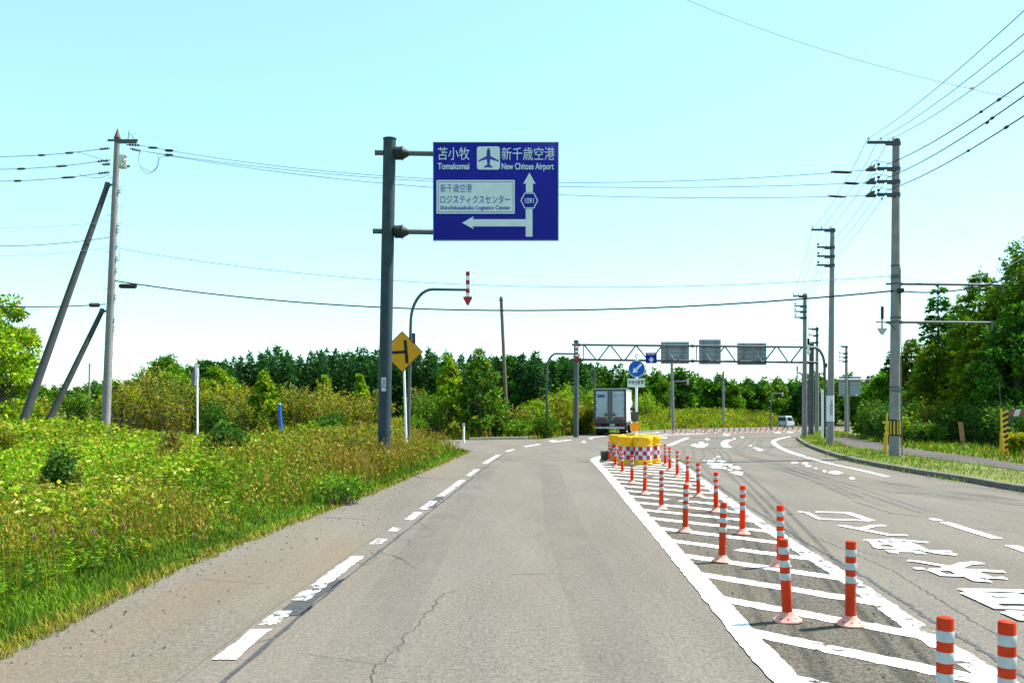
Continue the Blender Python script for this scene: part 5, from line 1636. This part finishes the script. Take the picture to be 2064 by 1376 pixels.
# --- thistles in flower
M_THF = mat("thistle_pink", (.42, .10, .30), .7, 0, .25, 30)
def thistle_at(px, py, Y, label, master=[None]):
    X = (px - CX) / FPX * Y; zt = EYE + (HY - py) / FPX * Y
    if master[0] is None:
        o = thing("thistle", label, "thistle", (X, Y, 0), 0, "pink thistles in the verge")
        MB().tube([(0, 0, 0), (.02, .01, zt*.5), (0, 0, zt)], [.008, .006, .004], 6).build("stem", mat("stem_green", (.06, .1, .02), .7), o)
        f = Fol()
        n = 60
        v = unit(RNG.normal(size=(n, 3)) + np.array([0, 0, .8]))
        f.leaves(np.tile([[0, 0, zt]], (n, 1)), v, .024, .010, np.tile([[.42, .20, .36]], (n, 1)) * RNG.uniform(.7, 1.3, (n, 1)))
        f.build("flower_head", None, o)
        f = Fol(); n = 14
        zz = RNG.uniform(.1, .8, n) * zt
        f.leaves(np.stack([0*zz, 0*zz, zz], 1), RNG.normal(size=(n, 3)) * np.array([1, 1, .4]), .14, .035, pick(['green', 'deep'], [1, 1], n))
        f.build("leaves", None, o)
        master[0] = (o, zt)
        return
    o = copy_tree(master[0][0]); o.location = (X, Y, 0); o.scale = (1, 1, zt / master[0][1]); o['label'] = label
thistle_at(70, 1082, 7.6, "darkest pink thistle head, low at the far left of the verge")
thistle_at(104, 1070, 7.9, "pink thistle head close right of the darkest one")
thistle_at(248, 1057, 9.2, "pale pink thistle head among dry stalks in the left verge")
thistle_at(392, 1077, 9.3, "pale thistle head above the long green grass")
thistle_at(450, 1038, 11.2, "pink thistle head nearest to the asphalt edge")
thistle_at(188, 1070, 8.5, "faint lilac thistle head between the pink ones")

# --- trees and shrubs
def leafcloud(f, cen, rad, n, leaf, cols, rng, flat=.6, up=.3):
    """a clump of leaves round a twig end"""
    v = unit(rng.normal(size=(n, 3)))
    rr = rad * rng.uniform(.25, 1.0, (n, 1)) ** .6
    p = cen + v * rr * np.array([1, 1, flat])
    a = v * .7 + rng.normal(size=(n, 3)) * .6 + np.array([0, 0, up - .3])
    s = leaf * rng.uniform(.6, 1.35, n)
    f.leaves(p, a, s * 1.5, s * .8, cols, .2, rng)
def broadleaf_mesh(seed, h, w, nc, nl, leaf, names, probs, base=.25, shape=1.0, jit=.25, lobes=.35, bark=M_BARK, lean=0.0):
    rng = np.random.default_rng(seed)
    mb = MB(); f = Fol()
    zc, rz = h * (base + 1) / 2, h * (1 - base) / 2
    r0 = max(.04, h * .018)
    pts = [Vector((lean*h*t + rng.normal(0, .012*h)*min(1, t*3), rng.normal(0, .012*h)*min(1, t*3), h*t)) for t in (0, .2, .4, .6, .8, .95)]
    pts[0] = Vector((0, 0, -.1))
    mb.tube(pts, [r0*1.35, r0, r0*.8, r0*.55, r0*.32, r0*.1], 8)
    ph = rng.uniform(0, 6.28, 6)
    for i in range(nc):
        v = rng.normal(size=3); v /= np.linalg.norm(v)
        az = math.atan2(v[1], v[0])
        lob = 1 + lobes * (.6*math.sin(2*az + ph[0] + 3*v[2]) + .5*math.sin(3*az + ph[1] - 4*v[2]) + .4*math.sin(5*v[2] + ph[2]))
        rr = rng.uniform(.35, 1.0) ** .55 * lob
        tz = (v[2]*rr + 1) / 2
        wz = (1 - max(0, tz - .35) ** 2 * 1.3) if shape >= 1 else (1.05 - tz) ** .75 * 1.35
        c = np.array([v[0]*rr*w/2*wz + lean*h*.6, v[1]*rr*w/2*wz, zc + v[2]*rr*rz])
        c[2] = min(max(c[2], h*base*.6), h*.985)
        rc = w * rng.uniform(.085, .17)
        tint = rng.uniform(.62, 1.38)
        warm = rng.uniform(-.12, .12)
        n = int(nl * rng.uniform(.6, 1.4))
        cols = pick(names, probs, n, jit, rng) * tint * np.array([1 + warm, 1, 1 - warm])
        leafcloud(f, c, rc, n, leaf, cols, rng)
        if i % 3 == 0:
            zt = max(.12*h, min(c[2] - .22*h, .8*h))
            t = zt / h
            s = Vector((lean*h*t, 0, zt))
            mid = s.lerp(Vector(c), .5) + Vector((0, 0, -.03*h))
            mb.tube([s, mid, Vector(c)], [r0*.42*(1-t*.6), r0*.25*(1-t*.6), r0*.08], 5)
    # twigs of leaves beyond the outline
    return mb, f
def conifer_mesh(seed, h, w, levels, leaf, names, probs, base=.08, dens=1.0, droop=.25, power=.85):
    rng = np.random.default_rng(seed)
    mb = MB(); f = Fol()
    r0 = max(.05, h * .014)
    mb.tube([(0, 0, -.1), (0, 0, h*.5), (0, 0, h*.99)], [r0*1.3, r0*.8, r0*.12], 7)
    for L in range(levels):
        t = base + (1 - base) * (L + rng.uniform(0, .8)) / levels
        if t > .985: continue
        rad = w/2 * (1 - t) ** power * rng.uniform(.8, 1.15) + w*.012
        nb = int(rng.integers(5, 8))
        a0 = rng.uniform(0, 6.28)
        for b in range(nb):
            a = a0 + 6.283*b/nb + rng.normal(0, .2)
            rl = rad * rng.uniform(.72, 1.18)
            dv = np.array([math.cos(a), math.sin(a), 0])
            p0 = np.array([0, 0, h*t])
            end = p0 + dv*rl + np.array([0, 0, -rl*droop + .06*rl])
            if L % 2 == 0 and rl > w*.12: mb.tube([p0, (p0+end)/2 + np.array([0, 0, .04*rl]), end], [r0*.3, r0*.2, r0*.06], 4)
            n = max(3, int(dens * rl / leaf * 5.5))
            u = rng.uniform(.12, 1.0, n)[:, None] ** .8
            side = np.array([-dv[1], dv[0], 0]) * rng.uniform(-1, 1, (n, 1)) * rl * .30 * (1 - .65*u)
            p = p0 + (end - p0) * u + side + np.array([0, 0, 1]) * rng.normal(0, .03*rl + .02, (n, 1))
            ax = dv * .8 + side / max(rl, .01) * 1.4 + rng.normal(size=(n, 3)) * .35 + np.array([0, 0, -.12])
            tint = rng.uniform(.7, 1.3)
            f.leaves(p, ax, leaf * rng.uniform(.8, 1.5, n), leaf * .42, pick(names, probs, n, .25, rng) * tint, .2, rng)
    f.leaves(np.tile([[0, 0, h*.96]], (14, 1)) + rng.normal(size=(14, 3)) * np.array([.02, .02, .02*h]), rng.normal(size=(14, 3)) * .4 + np.array([0, 0, 1]), leaf*1.2, leaf*.4, pick(names, probs, 14, .2, rng), .2, rng)
    return mb, f
def shrub_mesh(seed, h, w, stems, per, leaf, names, probs, plume=None, base=.06, dense=1.0):
    rng = np.random.default_rng(seed)
    mb = MB(); f = Fol()
    for s in range(stems):
        a = rng.uniform(0, 6.283)
        rr = (rng.random() ** .6) * w/2
        p0 = np.array([math.cos(a)*rr*.55, math.sin(a)*rr*.55, -.05])
        dome = math.sqrt(max(0.05, 1 - (rr/(w/2*1.08))**2))
        hh_ = h * (.45 + .55*dome) * rng.uniform(.68, 1.06)
        end = np.array([math.cos(a)*rr*1.05 + rng.normal(0, .05*w), math.sin(a)*rr*1.05 + rng.normal(0, .05*w), hh_])
        mid = (p0 + end)/2 + np.array([0, 0, .08*h])
        mb.tube([p0, mid, end], [.006*h + .006, .004*h + .004, .003], 4)
        n = int(per * rng.uniform(.6, 1.4))
        u = rng.uniform(base, 1.0, n)[:, None] ** .75
        p = (1-u)**2*p0 + 2*u*(1-u)*mid + u*u*end + rng.normal(size=(n, 3)) * leaf * np.array([.9, .9, .7])
        ax = rng.normal(size=(n, 3)) * np.array([1, 1, .6]) + np.array([math.cos(a)*.4, math.sin(a)*.4, .25])
        tint = rng.uniform(.68, 1.32)
        sz = leaf * rng.uniform(.6, 1.3, n)
        f.leaves(p, ax, sz*1.5, sz*.7, pick(names, probs, n, .22, rng) * tint, .2, rng)
        if plume and rng.random() < plume[1]:
            m_ = 7
            q = end + rng.normal(size=(m_, 3)) * np.array([.5, .5, .9]) * leaf
            f.leaves(q, rng.normal(size=(m_, 3))*.5 + np.array([0, 0, 1]), leaf*1.3, leaf*.4, pick([plume[0]], [1], m_, .2, rng), .1, rng)
    return mb, f
def plant(name, label, cat, X, Y, meshes, trunkname, crownname, group=None, bark=M_BARK, z=None, rz=None):
    o = thing(name, label, cat, (X, Y, (float(gz(X, Y)) if z is None else z)), random.uniform(0, 6.28) if rz is None else rz, group)
    mb, f = meshes
    mb.build(trunkname, bark, o, True)
    f.build(crownname, None, o)
    return o
def ht(py, Y, X=0.0, z=None): return EYE + (HY - py) / FPX * Y - (float(gz(X, Y)) if z is None else z)

# the leafy tree cut by the left edge
Y = 41.0; X = (2 - CX) / FPX * Y
plant("broadleaf_tree", "bright yellow green tree with feathery twigs cut off by the left edge", "tree", X, Y, broadleaf_mesh(101, ht(592, Y), 3.9, 120, 95, .135, ['lime', 'fresh', 'yellow', 'green'], [.42, .26, .14, .18], .04, 1.0, .25, .30), "trunk", "crown")

# shrubs and young trees between the side road and the wood
KIND = dict(darkweed=(['dark', 'deep', 'olive'], [.6, .3, .1], None), dry=(['brown', 'olive', 'dark'], [.55, .25, .2], None), gold=(['gold', 'olive', 'yellow', 'green', 'fresh'], [.30, .30, .16, .16, .08], ('pale', .12)), olive=(['olive', 'green', 'gold', 'deep'], [.38, .28, .22, .12], ('pale', .2)),
            brown=(['olive', 'brown', 'gold', 'green'], [.36, .14, .26, .24], ('pale', .1)), green=(['green', 'deep', 'fresh', 'olive'], [.4, .25, .2, .15], None),
            ygreen=(['fresh', 'lime', 'yellow', 'green'], [.3, .36, .16, .18], None), dark=(['dark', 'deep', 'green'], [.45, .35, .2], None))
SHR = [
 (252, 772, 74, 'gold', 50.5, "golden bush right behind the foot of the left utility pole"), (300, 755, 92, 'gold', 54, "tall golden bush between left utility pole and white sign post"),
 (352, 762, 96, 'olive', 52, "olive bush just left of the white sign post"), (345, 805, 70, 'brown', 50, "brown tinged low bush in front of the olive one left of the white post"),
 (424, 776, 84, 'gold', 53, "golden bush just right of the white sign post"), (432, 812, 40, 'dark', 50, "small dark bush at the right of the white sign post's foot"),
 (478, 779, 92, 'gold', 54, "golden bush left of the young green tree"), (500, 812, 70, 'olive', 51, "low olive bush in front of the golden ones"),
 (570, 785, 90, 'olive', 53, "olive bush right of the young green tree, above the blue post"), (604, 790, 100, 'brown', 54, "brown olive bush right behind the blue marker post"),
 (655, 782, 80, 'gold', 56, "golden bush with pale plumes midway between blue post and big sign"), (688, 805, 104, 'brown', 51.5, "wide brown bush left of the big sign's pole"),
 (668, 838, 62, 'dark', 49.8, "dark low bush in front of the wide brown one"), (737, 796, 92, 'brown', 53, "brown bush touching the big sign's pole from the left"),
 (640, 850, 60, 'ygreen', 49.9, "small yellow green bush at the right of the blue post's foot"), (742, 862, 60, 'green', 49.8, "low green bush at the big sign's pole"),
 (845, 795, 66, 'olive', 53, "olive bush right of the yellow warning sign's post"), (838, 842, 50, 'green', 50, "low green bush beside the warning sign's post"), (872, 800, 70, 'green', 51.5, "green bush left of the tall yellow green sapling"),
 (1052, 826, 66, 'olive', 54, "olive bush right of the yellow notice board"), (1080, 812, 60, 'ygreen', 57, "yellow green bush left of the bent arrow pole"), (1042, 850, 48, 'green', 51, "low green bush by the notice board"),
 (1118, 805, 56, 'gold', 58, "golden bush between bent arrow pole and gantry leg"), (1133, 782, 52, 'ygreen', 60, "tall yellow green bush just left of the gantry's left leg"),
 (1152, 778, 44, 'green', 64, "green bush behind the gantry's left leg"), (1182, 790, 46, 'ygreen', 66, "yellow green bush at the truck's left side"), (1170, 822, 50, 'gold', 61, "golden low bush between gantry leg and truck"), (1095, 838, 60, 'green', 53, "low green bush at the foot of the bent arrow pole"),
 (160, 786, 46, 'green', 62, "lone conical green bush between the two brace poles and the left utility pole"), (84, 808, 60, 'gold', 64, "golden low bush behind the tall brace pole"), (40, 812, 60, 'gold', 66, "golden low bush at the far left under the leafy tree"), (208, 805, 40, 'olive', 60, "olive low bush left of the utility pole's foot"), (1300, 800, 56, 'ygreen', 88, "yellow green bush right of the keep-left sign's pole"), (1262, 792, 46, 'green', 86, "green bush behind the truck's right edge"),
]
for i, (px, pt_, wp, kd, Y, lab) in enumerate(SHR):
    X = (px - CX) / FPX * Y
    h_, w2 = ht(pt_, Y, X) * 1.13, wp * 1.2 * Y / FPX
    nm_, pr_, pl_ = KIND[kd]
    st_n = int(26 + w2 * 14)
    plant("shrub", lab, "bush", X, Y, shrub_mesh(300 + i, h_, w2, st_n, 46, .105 + .03*(Y > 56), nm_, pr_, pl_), "stems", "leaves", "bushes beyond the side road")
for i, (px, pt_, wp, kd, Y, lab, bs_) in enumerate([
 (533, 742, 52, 'ygreen', 52, "young yellow green tree rising from the bushes left of the blue post", .1), (905, 722, 66, 'ygreen', 53, "tall yellow green sapling between warning sign and dark young tree", .12),
 (966, 704, 100, 'dark', 51, "dark dense young tree at the corner of the side road", .02), (330, 714, 92, 'green', 78, "round crowned tree standing above the bushes left of the white post", .3),
 (440, 738, 66, 'ygreen', 84, "yellow green round tree right of the white sign post", .2), (655, 760, 36, 'ygreen', 60, "thin yellow green sapling in front of the conifers", .15), (728, 752, 34, 'ygreen', 62, "slim sapling just left of the big sign's pole", .15)]):
    X = (px - CX) / FPX * Y
    h_, w2 = ht(pt_, Y, X), wp * Y / FPX
    nm_, pr_, _ = KIND[kd]
    if kd == 'dark': nm_, pr_ = ['dark', 'deep', 'green', 'olive', 'gold'], [.42, .26, .14, .12, .06]
    plant("young_tree", lab, "tree", X, Y, broadleaf_mesh(500 + i, h_, w2, int(30 + w2*22), 70, .105 + .0008*Y, nm_, pr_, bs_, .5 if px in (533, 905, 966, 655, 728) else 1.0, .25, .25), "trunk", "crown")

# single plants standing up in the near weeds
for i, (px, pt_, pb_, wp, kd, Y, lab, lf) in enumerate([
 (122, 912, 1000, 62, 'darkweed', 14.0, "small dark leaved bush standing in the weeds near the left edge", .055), (458, 858, 940, 84, 'darkweed', 20.0, "dark green bushy plant with a pointed top in the weeds below the white post", .075),
 (345, 868, 960, 50, 'dry', 19.0, "brown withered tall weed left of the dark green plant", .05), (690, 948, 1000, 78, 'green', 15.2, "low yellow green plant spilling to the asphalt edge", .05), (20, 985, 1060, 54, 'dark', 12.0, "dark weed clump at the left edge of the field", .055),
 (12, 850, 930, 30, 'brown', 24, "brown stalks at the left edge in front of the leafy tree", .06), (385, 930, 985, 40, 'green', 17, "green leafy plant between the withered weed and the verge", .06), (768, 900, 960, 40, 'brown', 21, "dry grass tuft at the foot of the big sign's pole", .05)]):
    X = (px - CX) / FPX * Y
    h_, w2 = ht(pt_, Y), wp * Y / FPX
    nm_, pr_, pl_ = KIND[kd]
    plant("weed_plant", lab, "plant", X, Y, shrub_mesh(600 + i, h_ * (1.1 if kd in ('darkweed', 'dry') else .95), w2 * (1 if kd in ('darkweed', 'dry') else 1.25), *((50, 40) if kd in ('darkweed', 'dry') else (34, 26)), lf, nm_, pr_, pl_, .42 if kd == 'darkweed' else .25), "stems", "leaves")

# --- tall dry grass and low growth beyond the side road, and the yellow belt along the far road edge
x, y = screen_scatter(42000, -420, 1230, 49.6, 120)
fy = np.interp(x, [p[0] for p in FARL], [p[1] for p in FARL])
k = (y > fy + .6 + (x > 1.5) * .5)
x, y = x[k], y[k]; n = len(x)
z = gz(x, y) - .05
hh = (.5 + .9 * vnoise(x, y, 4, 4)) * RNG.uniform(.6, 1.15, n) * np.where(y < fy[k] + 2.2, .5, 1)
col = pick(['gold', 'straw', 'olive', 'green', 'brown', 'fresh'], [.34, .08, .28, .15, .06, .09], n) * (.7 + .6 * vnoise(x, y, 6, 6))[:, None]
t_ = Fol().blades(P3(x, y, z), hh, RNG.uniform(.1, .6, n), np.clip(y/FPX*2.2, .05, .13), col)
x, y = screen_scatter(30000, 1180, 1850, 58, 230)
fy = np.interp(x, [p[0] for p in FARL] + [160], [p[1] for p in FARL] + [FARL[-1][1] + 12])
k = (y > fy + .3) & (y < fy + 9)
x, y = x[k], y[k]; n = len(x)
t_.blades(P3(x, y, gz(x, y) - .05), RNG.uniform(.25, .75, n), RNG.uniform(.1, .6, n), np.clip(y/FPX*2.0, .05, .16), pick(['gold', 'olive', 'green', 'fresh', 'lime'], [.22, .28, .24, .16, .1], n) * (.55 + .8 * vnoise(x, y, 4, 61))[:, None])
tag(t_.build("tall_grass", M_GRASS), kind='stuff')
u = Fol()
n = 105000
t = RNG.uniform(0, 1, n) ** 1.0
xx = np.interp(t, np.linspace(0, 1, 12), np.linspace(9, 150, 12))
yy = np.interp(xx, [p[0] for p in FARL] + [160], [p[1] for p in FARL] + [FARL[-1][1] + 12]) + 1.2 + RNG.uniform(0, 1, n) ** .7 * 26
hm = (.8 + 1.15 * ss((yy - np.interp(xx, [p[0] for p in FARL], [p[1] for p in FARL]) - 1) / 11)) * (.55 + .8 * vnoise(xx, yy, 5, 7))
hm = hm * np.interp(xx, [9, 20, 55, 90], [.72, .85, 1.6, 1.7])
z = gz(xx, yy) + hm * RNG.uniform(.25, 1.0, n) ** .6
col = pick(['gold', 'olive', 'lime', 'fresh', 'green', 'yellow'], [.24, .28, .09, .13, .22, .04], n) * (.35 + .95 * vnoise(xx, yy, 2.2, 12))[:, None]
u.leaves(P3(xx, yy, z), RNG.normal(size=(n, 3)) * np.array([1, 1, .7]) + np.array([0, 0, .4]), RNG.uniform(.16, .34, n), RNG.uniform(.09, .18, n), col)
tag(u.build("undergrowth"), kind='stuff')

# --- the far wood: single trees
def protos(fn, seeds): return [fn(s) for s in seeds]
con = [conifer_mesh(s, 13.5, w__, 26, .66, ['conifer', 'dark', 'deep'], [.58, .27, .15], .03, 1.25, .32, pw) for s, w__, pw in ((1, 7.0, .88), (2, 6.2, .82), (3, 7.8, .95))]
dec = [broadleaf_mesh(s, 12.0, w__, 62, 44, .50, nm_, pr_, .08, 1.0, .3, .3) for s, w__, nm_, pr_ in (
    (11, 6.5, ['deep', 'dark', 'green', 'fresh'], [.4, .3, .22, .08]), (12, 5.5, ['dark', 'conifer', 'deep'], [.45, .3, .25]), (13, 6.5, ['green', 'deep', 'fresh', 'olive'], [.4, .3, .2, .1]))]
MAST = {}
def far_tree(kind, idx, X, Y, H, name, label, cat, group):
    key = (kind, idx)
    zz = float(gz(X, Y))
    h0 = 13.5 if kind == 'con' else 12.0
    if key not in MAST:
        o = plant(name, label, cat, X, Y, (con if kind == 'con' else dec)[idx], "trunk", "crown", group)
        MAST[key] = o
    else:
        o = copy_tree(MAST[key]); o.location = (X, Y, zz); o['label'] = label; o['group'] = group
        o.rotation_euler = (0, 0, random.uniform(0, 6.28))
    s = H / h0
    sw = s * random.uniform(.85, 1.2)
    o.scale = (sw, sw, s)
top_c = ([380, 460, 500, 560, 590, 640, 700, 730, 780, 830, 880, 930, 980, 1040, 1100, 1160, 1220, 1290, 1340], [738, 728, 716, 702, 722, 710, 714, 704, 712, 708, 716, 722, 728, 712, 716, 722, 732, 742, 748])
px = 455.0
while px < 1015:
    for row in range(3):
        Y = 150 + row * 14 + random.uniform(-6, 6)
        p_ = px + random.uniform(-7, 7)
        X = (p_ - CX) / FPX * Y
        tp_ = np.interp(p_, *top_c) + random.uniform(-8, 14) + row * 3 - 3
        far_tree('con', random.randrange(3), X, Y, ht(tp_, Y, X), "conifer_tree", "dark conifer in the row of the far wood behind the golden bushes", "conifer", "conifers of the far wood")
    px += 17
top_d = ([1000, 1040, 1100, 1160, 1220, 1290, 1340, 1380, 1420, 1470, 1520, 1570, 1620, 1680, 1740, 1800, 1900], [722, 712, 716, 720, 734, 742, 746, 744, 752, 764, 764, 760, 756, 752, 760, 760, 760])
px = 1005.0
while px < 1850:
    for row in range(2):
        Y = (146 if px < 1330 else 168) + row * 15 + random.uniform(-5, 5)
        p_ = px + random.uniform(-8, 8)
        X = (p_ - CX) / FPX * Y
        tp_ = np.interp(p_, *top_d) + random.uniform(-3, 16) + row * 2
        if px < 1320 and random.random() < .45:
            far_tree('con', random.randrange(3), X, Y, ht(tp_ - 4, Y, X), "conifer_tree", "dark conifer of the far wood between the gantry's legs' left half", "conifer", "conifers behind the gantry")
        else:
            far_tree('dec', 1 if px < 1200 else random.choice([0, 0, 1, 2, 2]), X, Y, ht(tp_, Y, X), "broadleaf_tree", "green leafy tree of the far wood beyond the bend", "tree", "leafy trees of the far wood")
    px += 17
for px in np.arange(-30, 470, 17):
    Y = 205 + random.uniform(-15, 15)
    X = (px - CX) / FPX * Y
    tp_ = np.interp(px, [0, 80, 150, 220, 300, 390, 430, 470], [770, 772, 778, 764, 768, 730, 724, 735]) + random.uniform(-4, 8)
    if px > 385: Y = 140; X = (px - CX) / FPX * Y
    far_tree('dec', random.choice([0, 1, 2]) if px < 385 else 1, X, Y, ht(tp_, Y, X), "broadleaf_tree", "low dark tree of the distant line behind the left utility pole", "tree", "trees of the distant line at left")

# --- the grove at the right
GROVE = [
 ('c', 1891, 575, 130, 47.0, "slender spire topped conifer standing out of the right grove", ['dark', 'deep', 'green'], [.4, .35, .25]),
 ('l', 1975, 540, 150, 44.0, "tall leafy tree of the right grove under the upper bracket arm", ['green', 'deep', 'olive', 'lime', 'fresh'], [.28, .14, .30, .14, .14]),
 ('b', 2072, 484, 185, 42.0, "tallest leafy tree, cut by the right edge", ['deep', 'green', 'olive', 'fresh'], [.28, .3, .24, .18]),
 ('c', 1800, 706, 90, 54.0, "dark conifer with drooping boughs just left of the nearest right pole", ['dark', 'conifer', 'deep'], [.4, .3, .3]),
 ('l', 1838, 682, 96, 50.0, "rounded olive tree just right of the nearest right pole", ['olive', 'green', 'lime', 'deep'], [.36, .34, .14, .16]),
 ('l', 1930, 612, 110, 48.5, "leafy tree between the spire topped conifer and the tall one", ['green', 'olive', 'lime', 'deep'], [.36, .32, .14, .18]),
 ('l', 1880, 690, 120, 44.0, "broad low leafy tree in front of the spire topped conifer", ['deep', 'green', 'olive', 'lime'], [.16, .34, .32, .18]),
 ('l', 1976, 650, 130, 40.5, "yellowish leafed tree at the front of the grove", ['green', 'olive', 'lime', 'yellow', 'deep'], [.3, .27, .22, .08, .13]),
 ('b', 2050, 620, 140, 38.0, "dark leafy tree overhanging the striped post", ['dark', 'deep', 'green'], [.42, .36, .22]),
 ('b', 1776, 755, 66, 50.0, "small light green tree at the left end of the grove", ['fresh', 'green', 'lime', 'deep'], [.3, .36, .1, .24]),
 ('b', 2150, 470, 190, 40.0, "leafy tree beyond the right edge", ['deep', 'green', 'dark'], [.4, .35, .25]),
 ('l', 2030, 560, 150, 50.0, "leafy tree at the back of the grove near the right edge", ['dark', 'deep', 'green'], [.4, .35, .25]),
]
for i, (tp_, px, pt_, wp, Y, lab, nm_, pr_) in enumerate(GROVE):
    X = (px - CX) / FPX * Y
    h_, w2 = ht(pt_, Y, z=.06), wp * 1.12 * Y / FPX
    if tp_ == 'l':
        m_ = conifer_mesh(700 + i, h_, w2 * 1.15, 44, .17, nm_, pr_, .03, 2.3, .15, .58)
        plant("larch_tree", lab, "tree", X, Y, m_, "trunk", "crown", None, M_BARK, .06)
    elif tp_ == 'c':
        m_ = conifer_mesh(700 + i, h_, w2, 34, .26, nm_, pr_, .04, 1.5, .3, .7)
        plant("conifer_tree", lab, "conifer", X, Y, m_, "trunk", "crown", None, M_BARK, .06)
    else:
        m_ = broadleaf_mesh(700 + i, h_, w2, 170, 105, .14, nm_, pr_, .05, (.5 if px in (1930, 1838, 1976, 1776) else 1.0), .25, .34)
        plant("broadleaf_tree", lab, "tree", X, Y, m_, "trunk", "crown", None, M_BARKP if px in (1976,) else M_BARK, .06)
GSH = [(1768, 800, 60, 'green', 47.5, "bush at the foot of the small light green tree"), (1800, 815, 70, 'dark', 43, "dark bush behind the slim yellow pipe marker"), (1845, 805, 90, 'green', 42, "green bush right of the nearest right pole"),
       (1895, 800, 90, 'olive', 40.5, "olive bush between the nearest right pole and the wooden stake"), (1945, 805, 90, 'dark', 39, "dark bush behind the wooden stake"), (1995, 800, 80, 'dark', 37, "dark bush left of the striped post"),
       (2050, 810, 90, 'dark', 35, "dark bush behind the barrier board"), (1822, 840, 50, 'ygreen', 40, "small light bush behind the nearest right pole's guard band"), (2056, 872, 40, 'gold', 30, "golden fern like plant at the right edge"), (1870, 850, 60, 'green', 38.5, "low green bush by the footpath"), (2110, 790, 120, 'dark', 36, "dark bush beyond the right edge")]
for i, (px, pt_, wp, kd, Y, lab) in enumerate(GSH):
    X = (px - CX) / FPX * Y
    nm_, pr_, pl_ = KIND[kd]
    if kd == 'green': nm_, pr_ = ['deep', 'green', 'dark', 'olive'], [.35, .3, .2, .15]
    w2 = wp * 1.2 * Y / FPX
    plant("shrub", lab, "bush", X, Y, shrub_mesh(800 + i, ht(pt_, Y, z=.06), w2, int(30 + w2*14), 46, .11, nm_, pr_, None), "stems", "leaves", "bushes at the foot of the right grove", M_BARK, .06)

# --- short grass on the right verge, both sides of the footpath
pnx = np.interp
def scatter_poly(poly, n):
    p = np.array(poly); lo, hi = p.min(0), p.max(0)
    q = RNG.uniform(lo, hi, (n*3, 2))
    return q[inside(q, p)][:n]
kq_ = [tuple(a) for a in kin]
strip = kq_ + PATH_N[::-1]
s1 = scatter_poly(strip, 110000)
s2 = scatter_poly(PATH_F + [(19, 50), (40, 60), (46, 52), (30, 30), (26, 10), (20, -3)], 42000)
g2 = Fol()
for q, hb_, nm_, pr_, wide in ((s1, .11, ['fresh', 'green', 'olive', 'straw', 'deep', 'gold'], [.2, .28, .2, .06, .14, .12], .75), (s2, .22, ['green', 'olive', 'gold', 'fresh', 'deep', 'straw'], [.26, .22, .16, .12, .18, .06], 1.0)):
    q = q[q[:, 1] > 8]
    n = len(q)
    col = pick(nm_, pr_, n) * (.65 + .7 * vnoise(q[:, 0], q[:, 1], 1.6, 21))[:, None]
    hh = hb_ * RNG.uniform(.4, 1.5, n) * (.6 + .9 * vnoise(q[:, 0], q[:, 1], 2.2, 23))
    g2.blades(P3(q[:, 0], q[:, 1], gz(q[:, 0], q[:, 1]) + .08), hh, RNG.uniform(.2, .9, n), np.clip(q[:, 1]/FPX*2.0, .014, .06) * wide, col)
# weeds in the gutter and through the joints
for pts, n, spread in ((kp[20:], 700, .12), (HATCH_R[5:], 200, .05), ([(5.6, 27.5), (5.2, 26)], 160, .25), (GP([(650, 1043), (745, 1048)]), 160, .04), ([(3.2, 25.2), (5.0, 25.6)], 120, .2)):
    p = np.array(pts)
    i_ = RNG.integers(0, len(p) - 1, n); t = RNG.random(n)[:, None]
    q = p[i_]*(1-t) + p[i_+1]*t + RNG.normal(0, spread, (n, 2)) + (np.array([-.12, 0]) if spread == .12 else 0)
    q = q[vnoise(q[:, 0], q[:, 1], 1.1, 31) > .58]
    g2.blades(P3(q[:, 0], q[:, 1], gz(q[:, 0], q[:, 1])), RNG.uniform(.04, .14, len(q)), RNG.uniform(.4, 1, len(q)), .02, pick(['fresh', 'green', 'olive', 'yellow'], [1, 1, 1, .6], len(q)))
tag(g2.build("short_grass", M_GRASS), kind='stuff')
